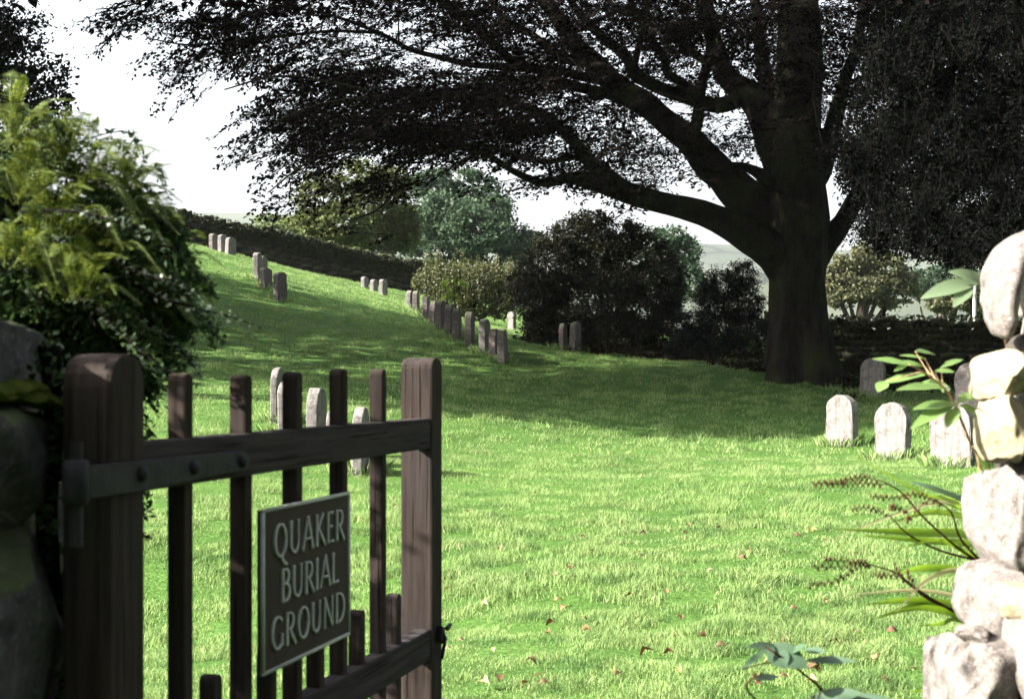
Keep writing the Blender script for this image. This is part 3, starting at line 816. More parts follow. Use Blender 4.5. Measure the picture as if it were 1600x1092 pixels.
# --- background trees
gb = 'trees beyond the burial ground'
tree('broadleaf_tree', 'olive green tree with drooping boughs above the hillside wall', 'tree', (545, 72), [(500,310,38,40,-1),(560,290,45,40,0),(610,310,35,50,1),(540,350,60,38,-1),(590,370,55,34,1),(500,355,42,26,-1),(625,355,30,40,1)], 72, 16000, 7, 'olive', gb, .4, 34, .16)
tree('broadleaf_tree', 'tall bluish green tree rising behind the centre of the hillside wall', 'tree', (715, 98), [(680,290,40,26),(735,300,50,34,2),(700,335,62,34,-2),(770,330,34,28),(650,350,46,32),(745,360,55,34,-3),(800,375,32,26),(690,390,60,34,-2),(770,400,50,30),(830,385,24,22,3)], 98, 32000, 6.5, 'green', gb, .6, 40, .15)
tree('broadleaf_tree', 'pale green trees far off over the top of the hillside wall', 'tree', (440, 150), [(425,350,26,14),(455,352,30,16),(410,362,20,12),(485,355,30,20)], 150, 9000, 4.5, 'pale', gb, .4, 24, .2)
tree('broadleaf_tree', 'pale airy tree just right of the dark bush', 'tree', (1050, 80), [(1045,375,34,22),(1070,395,24,26),(1020,385,28,26),(1050,420,38,30),(1080,440,22,30)], 80, 9000, 6, 'green', gb, .35, 24, .17)
tree('broadleaf_tree', 'round autumn-tinted oak seen under the arch right of the beech trunk', 'tree', (1350, 88), [(1320,430,34,34),(1350,405,34,24),(1372,398,18,14),(1300,440,20,24),(1412,438,22,22),(1385,420,34,28),(1345,450,52,30),(1310,458,30,26),(1395,455,40,28)], 88, 22000, 6, 'oak', gb, .5, 42, .13)
tree('broadleaf_tree', 'greyish green tree beyond the wall, right of the round oak', 'tree', (1450, 125), [(1430,440,30,22),(1465,450,30,24),(1500,455,36,28),(1540,450,34,30),(1590,450,40,40),(1480,425,30,16)], 125, 12000, 5, 'green', gb, .5, 30, .16)
tree('broadleaf_tree', 'low ochre tree at the foot of the wall view left of the pale post', 'tree', (1490, 70), [(1470,470,24,18),(1500,462,26,22),(1530,470,24,22)], 70, 6000, 6, 'oak', gb, .25, 24, .18)
tree('broadleaf_tree', 'dark tree standing at the top left corner above the ferns', 'tree', (-260, 25), [(15,50,62,50,0),(-60,20,110,70,1),(58,135,60,60,-1),(-20,130,120,80,0),(30,200,90,60,1),(-160,60,150,120,0),(-300,40,160,140,-1),(-180,-160,190,150,0),(-20,-110,80,70,0),(-420,120,120,110,0),(-300,-330,150,120,0)], 25, 52000, 7.5, 'dark_leaf', None, .3, 60, .14)
tree('broadleaf_tree', 'tall leafy tree standing out of frame on the left of the slope', 'tree', (-620, 31), [(-560,160,190,160,0),(-760,60,200,190,2),(-480,-120,190,160,1),(-700,-260,210,170,-1),(-900,150,170,170,0),(-560,-400,190,150,0),(-380,60,120,110,2)], 31, 26000, 16, 'dark_leaf', None, .45, 50, .16)

def lane_tree(x, y, lobes, label):
    root = empty('broadleaf_tree', (x, y, gz(x, y))); org = np.array(root.location); tag(root, label, 'tree', 'trees along the burial ground boundary out of frame')
    P = lobe_pts(lobes, 9000, 50, .16); mb = MB(); mb.quads(leaves_at(P, .34, np.array([0, 0, .5]))-org); mb.build('crown', M['dark_leaf'], root)
    mt = MB(); add_tube(mt, catmull([(0, 0, -.3), (.1, 0, 2.5), (0, .1, 6)], 6), np.linspace(.35, .12, 13), 10)
    for l in lobes: add_tube(mt, catmull([(0, 0, 2.6), (np.array([0, 0, 3.])+np.array(l[:3])-org)/2, np.array(l[:3])-org], 4), np.linspace(.14, .03, 9), 6)
    mt.build('trunk', M['bark2'], root, True)
lane_tree(-1.5, -9, [(-1.5,-9,6,3.6,3,3.6),(1,-8.5,4.5,2.8,2.5,2.6),(-3.5,-10,4,2.6,2.6,2.5)], 'leafy tree added unseen behind the viewpoint to dim the sky light on the gate')  # added behind the camera to cut sky light on the gate
lane_tree(4.5, -6.5, [(4.5,-6.5,6,3.4,3,3.8),(6.5,-6,4,2.8,2.5,2.6),(3,-7,3.6,2.4,2.2,2.4)], 'bushy tree added unseen behind the right pier to dim the sky light on the gate')  # unseen tree, also added to darken the gate
lane_tree(9.5, -1, [(9.5,-1,5.5,3.2,3.2,3.8),(8,-2.5,3.2,2.4,2.4,2.4),(10.5,1.5,4,2.4,2.4,2.8)], 'rounded tree added unseen to the right of the gateway to dim its sky light')  # third added tree, blocks sky light from the right
lane_tree(-14.5, 26.5, [(-14.2,27.5,4.6,3.8,3.6,3.2),(-14,26,8.2,3.8,3.6,3.4),(-14.2,25.8,12,3.8,3.8,3.4),(-14,25.5,15.5,3.4,3.6,3),(-13.2,29.5,3.6,2.4,3.4,2),(-14.5,30.5,9,3.4,3.4,3.6),(-14,24,17.5,2.6,2.6,2.2)], 'tall dense tree standing out of frame at the left of the lawn')
lane_tree(-17.5, 35.5, [(-17.5,35.5,6.6,3.6,3.6,3.2),(-17,35,10.5,3.8,3.6,3.6)], 'dense tree standing out of frame at the left of the hillside')
lane_tree(-7, -6, [(-7,-6,5.5,3.2,3,3.6),(-5,-5.5,3.6,2.4,2.2,2.6),(-8.5,-7.5,4,2.6,2.6,2.5)], 'broad tree added unseen behind the left pier to darken the gate')  # another added crown, holds back ambient light around the gate
lane_tree(-13, 21.5, [(-12.5,21.8,10.3,3.2,2.1,2.4),(-13.3,22.3,13,3.4,2.4,2.6),(-14.5,22.8,11.5,2.6,2.4,2.6)], 'tall tree with a high crown standing out of frame at the left of the lawn')
# --- dark bush, yew bush, hedge
tree('dark_bush', 'large round dark bush with reddish leaves in the centre behind the lawn', 'bush', (930, 37.2),
     [(925,400,60,60),(870,420,55,60,-.6),(985,410,60,60,.4),(930,470,85,60,-.8),(850,470,48,52,-.4),(1010,470,55,60),(1040,440,34,50,.4),(900,370,40,34),(965,370,45,34,.4),(880,510,55,36,-.4),(980,520,70,34,-.4),(1045,510,40,38),(925,345,28,20),(850,505,40,34),(840,530,30,24),(900,535,60,26,-.3),(960,545,70,24,-.3),(1040,550,50,24),(815,440,26,30),(1075,540,30,30)], 37.2, 95000, 5, 'bush', None, .09, 70, .12, stems=5)
tree('yew_bush', 'small pointed dark evergreen bush close to the left of the beech trunk', 'bush', (1135, 35),
     [(1160,430,26,26),(1130,450,34,34),(1160,470,34,40),(1110,480,34,40),(1140,520,60,48,-.3),(1090,525,34,38),(1175,520,30,44),(1097,455,10,16),(1120,550,50,26,-.3),(1170,555,36,24,-.3),(1070,545,30,30)], 35, 52000, 4.6, 'yewbush', None, .08, 60, .13, stems=4, bias=(0, 0, .2), asp=.3)
tree('hedge_shrub', 'rough sunlit hedge bush of upright shoots left of the dark bush', 'bush', (735, 47),
     [(680,430,24,22),(715,435,30,26),(755,440,32,26),(790,440,22,26),(700,465,34,18),(745,478,34,20,-.5),(785,482,20,18,-.6),(660,440,14,16),(800,460,18,30)], 47, 18000, 4.6, 'hedge', None, .06, 40, .17, stems=6)
r_ = empty('hedge_shoots', (0, 0, 0)); bpy.data.objects.remove(r_)
def shoots():
    root = empty('bramble_shoots', (at(735, 0, 46)[0], 46, gz(at(735, 0, 46)[0], 46))); org = np.array(root.location)
    tag(root, 'upright leafy shoots sticking up from the sunlit hedge', 'shrub')
    ms, ml = MB(), MB()
    for i in range(46):
        px = 664+i*3.1+random.uniform(-4, 4); d = 46.2+random.uniform(-.8, .8); a = at(px, 468, d); b = at(px+random.uniform(-6, 10), 398+random.uniform(-6, 34), d)
        P = catmull([a, (a+b)/2+np.array([random.uniform(-.1, .1), 0, 0]), b], 6); add_tube(ms, P-org, np.linspace(.018, .004, len(P)), 4)
        t = np.repeat(np.arange(len(P)), 7); Q = P[t]+rng.normal(size=(len(t), 3))*.05
        ml.quads(leaves_at(Q, .085, np.array([0, 0, .5]))-org)
    ms.build('stem', M['twig'], root); ml.build('foliage', M['hedge'], root)
shoots()
def sapling():
    c = at(708, 458, 40.5); root = empty('sapling', (c[0]+.1, 40.5, gz(c[0]+.1, 40.5))); org = np.array(root.location)
    tag(root, 'bright lime green sapling behind the middle of the headstone row', 'sapling')
    ms, ml = MB(), MB(); top = at(708, 440, 40.5)
    add_tube(ms, catmull([(0, 0, -.1), (top-org)*.5, top-org], 5), np.linspace(.02, .006, 11), 5)
    for i in range(8):
        a = random.uniform(0, 6.28); z = random.uniform(.45, 1)*(top-org)[2]
        b = np.array([0, 0, z]); e = b+np.array([math.cos(a)*.42, math.sin(a)*.3, random.uniform(-.12, .15)])
        P = catmull([b, (b+e)/2+np.array([0, 0, .08]), e], 4); add_tube(ms, P, .005, 4)
        t = np.repeat(np.arange(2, len(P)), 5); Q = P[t]+rng.normal(size=(len(t), 3))*.035; ml.quads(leaves_at(Q, .12, np.array([0, 0, 1.]), .4))
    ms.build('stem', M['twig'], root); ml.build('foliage', M['lime'], root)
sapling()

# --- ivy / litter along the base of the bush + posts
root = empty('field_post', (*at(1522, 0, 44)[:2], gz(*at(1522, 0, 44)[:2]))); tag(root, 'slim white painted post beyond the right stone wall', 'post')
m = MB(); hgt = at(1522, 447, 44)[2]-root.location[2]
add_tube(m, [(0, 0, -.2), (.02, 0, hgt-.02), (.02, 0, hgt)], [.06, .055, .04], 10); m.build('shaft', M['white_post'], root)
m = MB(); add_tube(m, [(.02, 0, hgt), (.02, 0, hgt+.03), (.02, 0, hgt+.05)], [.065, .06, .01], 10); m.build('post_cap', M['white_post'], root)
p = at(1380, 484, 38.6); root = empty('fence_post', (p[0], 38.6, gz(p[0], 38.6))); tag(root, 'short dark wooden post rising just above the right stone wall', 'post')
m = MB(); V, Fq = rock((.12, .12, p[2]-root.location[2]+.3), 9, 3, 9, .02); m.add(V+np.array([0, 0, (p[2]-root.location[2]-.1)/2]), Fq); m.build('shaft', M['bark2'], root)
m = MB(); V, Fq = rock((.13, .13, .06), 10, 3, 5, .05); m.add(V+np.array([0, 0, p[2]-root.location[2]+.06]), Fq); m.build('post_cap', M['bark2'], root)

# ------------------------------------------------------------------ the great beech
TB = at(1243, 590, 30); TX, TY, TZ = TB[0], 30., gz(TB[0], 30.)
beech = empty('beech_tree', (TX, TY, TZ)); tag(beech, 'huge dark spreading beech arching its branches over the burial ground', 'tree')
BO = np.array([TX, TY, TZ]); K30 = 30/F
def pl(L_):  # (px,py,dd,halfwidth_px)
    P = np.array([at(a, b, 30+c) for a, b, c, w in L_]); r = np.array([w*(30+c)/F for a, b, c, w in L_]); return P, r
nodes, nrad = [], []
def limb(L_, name='limb', k=12, seg=7, rough=.06, sd=1):
    P, r = pl(L_); n = len(P); Pc = catmull(P, seg); rc = np.interp(np.linspace(0, 1, len(Pc)), np.linspace(0, 1, n), r)
    w = SN(sd, 2.2, 2); Pc = Pc+np.stack([w(Pc), w(Pc+9), w(Pc+17)], -1)*np.minimum(.05, rc*.35)[:, None]
    V, Fq = tube(Pc, rc, k)
    C = np.repeat(Pc, k, 0); D = V-C; q = SN(sd+7, 3.5, 3)(V); V = C+D*(1+rough*q)[:, None]
    mb = MB(); mb.add(V-BO, Fq); mb.build(name, M['bark'], beech, True)
    if name != 'trunk':
        nodes.extend(list(Pc[2:])); nrad.extend(list(rc[2:]))
    else:
        nodes.extend(list(Pc[-8:])); nrad.extend(list(rc[-8:]*.2))
# trunk with buttressed foot
P, r = pl([(1243,640,0,80),(1243,590,0,60),(1242,548,0,51),(1241,500,0,48),(1241,440,0,46),(1242,390,0,50),(1245,340,0,54),(1246,280,0,46),(1247,200,.2,40),(1252,110,.4,36),(1250,20,.6,30),(1246,-90,.9,25),(1250,-250,1.2,16),(1240,-450,1.5,6)])
Pc = catmull(P, 7); rc = np.interp(np.linspace(0, 1, len(Pc)), np.linspace(0, 1, len(P)), r)
V, Fq = tube(Pc, rc, 40); C = np.repeat(Pc, 40, 0); D = V-C
th = np.arctan2(D[:, 1], D[:, 0]); hgt = np.clip((2.6-(V[:, 2]-TZ))/2.6, 0, 1)
q = SN(5, 1.4, 3)(V*np.array([1, 1, .35])); butt = hgt**1.6*(.22*np.sin(5*th+.6)+.14*np.sin(3*th+2))
V = C+D*(1+.11*q+.05*np.sin(6*th+V[:, 2]*.3)+.025*SN(6, 7, 3)(V*np.array([1, 1, .3]))+butt)[:, None]
mb = MB(); mb.add(V-BO, Fq); mb.build('trunk', M['bark'], beech, True); nodes.extend(list(Pc[-24:])); nrad.extend(list(rc[-24:]*.4))
limb([(1235,420,-.1,34),(1195,378,-.3,32),(1130,347,-.7,22),(1060,327,-1.2,19),(1000,306,-1.6,18),(940,285,-2,15),(890,278,-2.3,8),(850,284,-2.6,6.5),(800,266,-3,5),(755,240,-3.4,4),(700,231,-3.8,3.5),(648,243,-4.1,3)], sd=11)
limb([(648,243,-4.1,3),(621,268,-4.2,2.6),(615,298,-4.2,2.3),(588,329,-4.3,1.8),(545,345,-4.4,1.2)], sd=12, k=6)
limb([(975,298,-1.8,13),(925,255,-2.2,12),(893,215,-2.6,10),(850,180,-3.2,8),(790,160,-3.8,6),(700,150,-4.5,5),(600,150,-5.2,4),(500,165,-5.8,3),(430,190,-6,2)], sd=13)
limb([(903,246,-2.6,5),(860,252,-2.7,4.5),(820,249,-2.8,4),(780,234,-3,3),(720,225,-3.2,2)], sd=14, k=6)
limb([(1225,370,.1,38),(1180,325,.2,34),(1120,275,.4,25),(1068,217,.6,22),(1020,172,.8,20),(980,142,1,18),(940,105,1.2,16),(902,68,1.4,14),(852,0,1.8,11),(800,-70,2.2,8),(700,-140,2.6,4)], sd=15)
limb([(1235,330,.2,34),(1220,255,.5,30),(1195,180,.9,26),(1160,142,1.2,20),(1128,102,1.5,16),(1111,34,1.8,13),(1095,-50,2.2,10),(1050,-200,2.8,5)], sd=16)
limb([(1165,150,1.2,14),(1120,165,.9,12),(1068,152,.6,11),(1031,139,.3,10.5),(994,118,0,10),(980,88,-.2,9.5),(947,61,-.4,8),(902,20,-.6,6),(870,-30,-.9,4)], sd=17)
limb([(1100,160,.6,8),(1068,128,.2,7.5),(1043,112,-.1,7),(1035,88,-.2,6.5),(1005,50,-.5,6),(985,0,-.8,5),(960,-60,-1,3)], sd=18)
limb([(1075,245,-.4,11),(1088,190,-.9,10),(1096,135,-1.2,9),(1107,68,-1.5,9),(1094,0,-1.9,8),(1090,-90,-2.2,5)], sd=19)
limb([(1230,210,.6,20),(1200,150,.9,14),(1188,90,1.1,11),(1184,30,1.3,9),(1165,-50,1.6,6)], sd=20)
limb([(1200,290,-.3,14),(1170,268,-.6,8),(1140,262,-.9,6),(1110,268,-1.3,5),(1075,240,-1.9,4)], sd=21, k=8)
limb([(965,130,1,10),(900,118,.6,8),(835,108,0,6.5),(760,104,-.5,5.5),(733,102,-.8,5),(686,90,-1.1,4.5),(642,78,-1.3,4),(598,54,-1.6,3.2),(530,27,-1.9,2.5),(450,10,-2.3,1.6)], sd=22, k=8)
limb([(1000,168,.6,11),(940,146,.9,8),(880,130,1.1,7.5),(835,112,1.2,7),(794,88,1.4,6.5),(733,34,1.8,6),(680,-5,2.1,5),(600,-60,2.5,3)], sd=23, k=8)
limb([(930,98,1.2,8),(886,91,1.4,7),(835,54,1.7,6),(794,34,1.9,6),(767,0,2.2,5),(740,-50,2.5,3)], sd=24, k=8)
limb([(1245,440,.2,30),(1275,392,.4,24),(1312,350,.6,17),(1345,300,.8,14),(1385,240,1,11),(1430,150,1.3,8),(1470,60,1.6,5)], sd=25)
limb([(1255,330,.5,28),(1278,275,.9,18),(1300,200,1.4,13),(1330,110,1.9,10),(1350,0,2.3,8),(1370,-120,2.8,4)], sd=26)
limb([(845,180,-3.4,5),(780,190,-4,4.5),(700,200,-4.6,4),(620,205,-5.2,3.2),(540,225,-5.7,2.6),(470,260,-6,1.8),(420,300,-6.2,1)], sd=27, k=6)
limb([(600,150,-5.2,3),(520,130,-5.5,2.6),(430,120,-5.8,2),(350,140,-6,1.2)], sd=28, k=6)
limb([(598,54,-1.6,3),(500,50,-2.2,2.6),(400,60,-2.8,2.2),(300,70,-3.3,1.5),(230,60,-3.6,1)], sd=29, k=6)
limb([(680,-5,2.1,5),(560,-30,1.6,4),(430,-30,1,3.2),(300,-20,.4,2.4),(200,10,0,1.4),(150,15,-.2,.8)], sd=30, k=6)
limb([(986,118,0,7),(1000,70,-1,5),(1010,20,-1.8,4),(1030,-40,-2.4,3)], sd=31, k=6)
limb([(1125,100,1.4,8),(1080,75,1.6,6.5),(1030,45,1.8,5),(960,10,2,4),(900,-40,2.3,2.5)], sd=32, k=6)

# spray templates
def leafquad(p, a, b, c, s, asp=.62):
    return [p, p+a*s*.45+b*s*asp/2+c*s*.05, p+a*s, p+a*s*.45-b*s*asp/2+c*s*.05]
def spray_tpl(r, L0=1.05, nl=56, s=.084):
    q = []; tw = MB()
    main = np.array([[t*L0, .05*math.sin(t*3), -.12*t*t] for t in np.linspace(0, 1, 7)]); add_tube(tw, main, np.linspace(.007, .002, 7), 3)
    subs = [main]
    for i in range(7):
        t = .12+i*.12; b = np.array([t*L0, .05*math.sin(t*3), -.12*t*t]); sgn = 1 if i % 2 else -1; l = L0*(.5-.36*t)
        an = R(r.uniform(28, 58))*sgn; e_ = b+np.array([math.cos(an)*l, math.sin(an)*l, r.uniform(-.10, .06)])
        P_ = np.array([b+(e_-b)*k for k in np.linspace(0, 1, 4)]); subs.append(P_); add_tube(tw, P_, np.linspace(.004, .0015, 4), 3)
    for i in range(nl):
        P_ = subs[r.integers(0, len(subs))]; k = r.uniform(.15, 1)*(len(P_)-1); j = min(int(k), len(P_)-2); p = P_[j]+(P_[j+1]-P_[j])*(k-j)
        d0_ = P_[j+1]-P_[j]; d0_ = d0_/np.linalg.norm(d0_); sd_ = np.array([-d0_[1], d0_[0], 0])*r.choice([-1, 1])
        a = d0_*r.uniform(.4, 1)+sd_*r.uniform(.3, 1.1)+np.array([0, 0, r.normal()*.28-.12]); a /= np.linalg.norm(a)
        c = np.array([r.normal()*.38, r.normal()*.38, 1.]); c -= a*c.dot(a); c /= np.linalg.norm(c)
        q.append(leafquad(p+r.normal(size=3)*.012, a, np.cross(c, a), c, s*r.uniform(.7, 1.2)))
    return np.array(q), np.concatenate(tw.V), np.concatenate(tw.F)
rr_ = np.random.default_rng(99); TPL = [spray_tpl(rr_) for _ in range(14)]

DM = """
0353566545455566677888886 8
0012355444445555666667763 8
0000424566444567636644563 6
0000013577777777754334565 6
0000014688888888744444664 6
0000002567888787665345445 5
0000001343541133554313110 0
0000000333320000243111000 0
0000000012210000000000000 0
""".split('\n')[1:-1]
DM = np.array([[int(c) for c in l.split()[0]] for l in DM], float)
cells = [(i, j, DM[i, j]) for i in range(DM.shape[0]) for j in range(DM.shape[1]) if DM[i, j] > 0]
wts = np.array([(c[2]/9)**2.2 for c in cells]); wts /= wts.sum()
NS = 2450
pos = []
ci = rng.choice(len(cells), NS, p=wts)
hubs = {}
for k in ci:
    i, j, _ = cells[k]
    if k not in hubs or rng.uniform() < .12: hubs[k] = (rng.uniform(0, 50), rng.uniform(0, 40))
    if rng.uniform() < .55: px = 125+50*j+rng.normal()*11-12+hubs[k][0]*.4; py = i*40+hubs[k][1]+rng.normal()*6
    else: px = 110+50*j+rng.uniform(-5, 55); py = i*40+rng.uniform(-8, 44)
    edge = np.clip((px-150)/500, .25, 1)
    d = 30.6-3.8*np.clip((1100-px)/700, 0, 1)+rng.normal()*3.4*edge
    pos.append(at(px, py, max(22.5, d)))
# leafy crown above the frame, in the upper ellipsoid
up = []
while len(up) < 1500:
    v = rng.uniform(-1, 1, 3)
    if np.linalg.norm(v) > 1 or np.linalg.norm(v) < .45: continue
    p = np.array([TX-2.0, 31.5, TZ+9.8])+v*np.array([12.5, 8.5, 9.0])
    if p[2] < at(0, -18, p[1])[2]: continue
    if p[1] < 23.5: continue
    up.append(p)
pos = np.array(pos+up); isup = np.arange(len(pos)) >= NS
order = np.argsort([min(np.linalg.norm(np.array(nodes)-p, axis=1)) for p in pos])
lm, tm = MB(), MB()
NP = np.zeros((len(nodes)+3*len(pos)+10, 3)); NR = np.zeros(len(NP)); nn = len(nodes); NP[:nn] = nodes; NR[:nn] = nrad
tc = np.array([TX, TY])
for oi in order:
    p = pos[oi]; big = isup[oi]
    out = p[:2]-tc; outn = out/(np.linalg.norm(out)+1e-6)
    Dv = NP[:nn]-p; dist = np.linalg.norm(Dv, axis=1)
    # prefer nodes nearer the trunk than p
    pen = np.clip((Dv[:, :2]@outn), 0, None)*1.2
    b = int(np.argmin(dist+pen)); nb = NP[b]
    if dist[b] > .12 and NR[b] > 0:
        mid = (nb+p)/2+np.array([0, 0, .10*dist[b]])+rng.normal(size=3)*.07*dist[b]
        PP = catmull([nb, mid, p], 3); r0 = min(NR[b]*.7, .008+.016*dist[b]); add_tube(tm, PP-BO, np.linspace(r0, .006, len(PP)), 4)
        for q_, w_ in ((PP[2], .75), (PP[4], .5), (p, .3)):
            NP[nn] = q_; NR[nn] = max(.008, r0*w_); nn += 1
    yaw = math.atan2(out[1], out[0])+rng.normal()*.55; pitch = R(8)+rng.normal()*.16
    if p[0] < -3: pitch += R(14)
    Rm = rotz(yaw)@roty(pitch)@rotx(rng.normal()*.3); s_ = rng.uniform(.75, 1.2)*(2.2 if big else 1)
    q, tv, tf = TPL[rng.integers(0, len(TPL))]
    lm.quads((q*s_)@Rm.T+p-BO); tm.add((tv*s_)@Rm.T+p-BO, tf)
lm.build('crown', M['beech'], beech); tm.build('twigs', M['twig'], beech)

# ------------------------------------------------------------------ big dark tree at the right
def right_tree():
    x0, y0 = 12.6, 26.5; root = empty('drooping_tree', (x0, y0, gz(x0, y0))); org = np.array(root.location)
    tag(root, 'massive dark tree with hanging foliage filling the upper right corner', 'tree')
    # hanging curtains: strands of leaves
    n = 5200; ml = MB(); ms = MB()
    low = lambda px: np.interp(px, [1270, 1300, 1330, 1370, 1420, 1480, 1530, 1580, 1700], [330, 385, 380, 392, 405, 425, 440, 410, 400])
    left = lambda py: np.interp(py, [-60, 0, 60, 120, 200, 260, 300, 340, 400], [1345, 1350, 1356, 1334, 1300, 1294, 1316, 1322, 1290])
    cl = [(rng.uniform(1280, 1760), rng.uniform(-150, 420)) for _ in range(260)]
    k = 0
    while k < n:
        if rng.uniform() < .6:
            c = cl[rng.integers(0, len(cl))]; px = c[0]+rng.normal()*20; py = c[1]+rng.normal()*22
        else: px = rng.uniform(1280, 1760); py = rng.uniform(-120, 430)
        d = 25.0+rng.normal()*1.7
        L_ = rng.uniform(.12, .42); pyb = py+L_*F/d
        if pyb > low(px)+rng.uniform(-12, 10) or px < left(py)+rng.uniform(-4, 14) or px < left(pyb)+rng.uniform(-4, 14): continue
        p = at(px, py, d); nl = 16; t = rng.uniform(0, 1, nl)
        sway = rng.normal(size=2)*.12
        Q = p+np.stack([sway[0]*t, sway[1]*t, -L_*t], -1)+rng.normal(size=(nl, 3))*np.array([.12, .12, .05])*(1.1-.5*t)[:, None]
        ml.quads(leaves_at(Q, .068, np.array([0, 0, .2]), .42, np.array([0, 0, -1.]), .12)-org)
        add_tube(ms, catmull([p, p+np.array([sway[0]*.5, sway[1]*.5, -L_*.5]), p+np.array([sway[0], sway[1], -L_])], 2)-org, .004, 3); k += 1
    gl = []
    for a in range(1345, 1800, 46):
        for b in range(-90, 375, 46):
            px, py = a+rng.uniform(-16, 16), b+rng.uniform(-16, 16)
            if py+34 > low(px) or px-34 < left(py): continue
            gl.append((px, py, rng.uniform(34, 50), rng.uniform(30, 44), rng.uniform(-1.6, 1.8)))
    P_ = lobe_pts(px_lobes(gl, 25.5, 1.6), 175000, 26, .2, .75, 1.1)
    ml.quads(leaves_at(P_, .085, np.array([0, 0, .4]), .55)-org)
    # the rest of the crown, off frame
    P_ = lobe_pts([(x0+1, y0, 10.5, 5.2, 4, 4.5), (x0+3.5, y0+1, 7, 4.5, 4, 4), (x0-.5, y0+1, 13.5, 4, 3.5, 3.5)], 22000, 60, .15)
    P_ = P_[(P_[:, 0] > P_[:, 1]*.365) | (P_[:, 2] > EYE+.275*P_[:, 1])]
    ml.quads(leaves_at(P_, .2, np.array([0, 0, .6]))-org)
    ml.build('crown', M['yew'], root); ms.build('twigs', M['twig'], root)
    mt = MB(); ax = catmull([(0, 0, -.4), (.1, 0, 3), (-.1, .2, 7), (.2, 0, 12)], 8); rc = np.linspace(.55, .14, len(ax)); rc[:4] *= [1.5, 1.3, 1.15, 1.05]
    V, Fq = tube(ax, rc, 20); mt.add(V, Fq)
    for i in range(26):
        z = 2.8+i*.35; a = rng.uniform(2.2, 4.4) if i % 3 else rng.uniform(0, 6.28); l = rng.uniform(2.2, 4.3)
        b = np.array([0, 0, z]); e = b+np.array([math.cos(a)*l, math.sin(a)*l*.7, rng.uniform(.2, 1.3)])
        pp = catmull([b, (b+e)/2+np.array([0, 0, .35]), e], 5); add_tube(mt, pp, np.linspace(.11, .02, len(pp)), 6)
    mt.build('trunk', M['bark2'], root, True)
right_tree()

# ------------------------------------------------------------------ undergrowth in the shade of the trees
def under():
    pts_ = []
    n = 42000; px = rng.uniform(800, 1600, n); d = rng.uniform(26, 38, n); x = (px-CX)/F*d
    wall_y = 37.2-(x-6.6)*.165
    near = np.interp(px, [800, 900, 1050, 1180, 1330, 1420, 1600], [36, 33.6, 32, 28.3, 27.2, 29.6, 31])
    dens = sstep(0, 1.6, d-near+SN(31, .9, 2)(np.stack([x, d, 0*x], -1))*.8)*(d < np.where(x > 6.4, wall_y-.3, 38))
    k = rng.uniform(0, 1, n) < dens; x, d = x[k], d[k]; z = ground(x, d)
    h = (.10+.16*SN(32, 1.8, 2)(np.stack([x, d, 0*x], -1)))*1.2; P_ = np.stack([x, d, z+np.clip(h, .02, .4)*rng.uniform(0, 1, len(x))+.02], -1)
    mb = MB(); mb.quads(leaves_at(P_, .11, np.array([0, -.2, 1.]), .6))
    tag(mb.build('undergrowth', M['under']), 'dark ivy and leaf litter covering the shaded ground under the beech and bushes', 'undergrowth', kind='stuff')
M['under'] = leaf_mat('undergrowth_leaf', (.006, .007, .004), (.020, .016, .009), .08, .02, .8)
under()
# ------------------------------------------------------------------ far hills
def hill(name, pxs, pys, d, depth, seed, matname):
    nz = SN(seed, .004, 4); xs = np.linspace(-900, 2500, 260); top = np.interp(xs, pxs, pys)
    V = []; rows = 14
    for j in range(rows+1):
        t = j/rows; f = math.sin(t*math.pi/2)**1.2; dd = d+depth*t
        X_ = (xs-CX)/F*d*(dd/d); zt = (HY-top)/F*d
        Z_ = EYE-14+(zt+14)*f*(dd/d if j else 1)+nz(np.stack([X_, X_*0+dd, 0*X_], -1))*5*math.sin(t*math.pi)
        V.append(np.stack([X_, X_*0+dd, Z_], -1))
    V.append(V[-1]+np.array([0, depth*1.2, -70]))
    V = np.concatenate(V); k = len(xs); i = (np.arange(rows+1)[:, None]*k+np.arange(k-1)[None]).reshape(-1)
    mb = MB(); mb.add(V, np.stack([i, i+1, i+k+1, i+k], -1)); tag(mb.build(name, M[matname], smooth=True), kind='structure')
def hill_mat():
    m = NT('hill_fields'); v = m.coord()
    vo = m.n('ShaderNodeTexVoronoi'); vo.inputs['Scale'].default_value = .0045; m.l(v, vo.inputs['Vector'])
    c = m.ramp(vo.outputs['Distance'], [(0, (.020, .032, .020)), (.4, (.050, .060, .040)), (.7, (.028, .040, .026)), (1, (.014, .024, .018))])
    cm = m.mix(.45, c, vo.outputs['Color']); pass
    vb = m.n('ShaderNodeTexVoronoi', feature='DISTANCE_TO_EDGE'); vb.inputs['Scale'].default_value = .0045; m.l(v, vb.inputs['Vector'])
    c = m.mix(m.ramp(vb.outputs['Distance'], [(.015, W3(.9)), (.04, W3(0))]), c, (.006, .009, .006))
    w = m.ramp(m.noise(v, .008, 6, .7), [(.58, W3(0)), (.63, W3(.8))]); c = m.mix(w, c, (.015, .022, .014))
    m.pbr(c, .95, .1); return m.m
M['hill'] = hill_mat()
hill('hills', [-900, 200, 400, 520, 700, 860, 1000, 1090, 1190, 1300, 1600, 2500], [350, 336, 339, 344, 356, 374, 384, 386, 389, 396, 402, 420], 1700, 700, 5, 'hill')
hill('lower_hill', [-900, 300, 700, 1000, 1100, 1250, 1500, 2500], [420, 430, 440, 428, 432, 440, 430, 430], 900, 400, 8, 'hill')

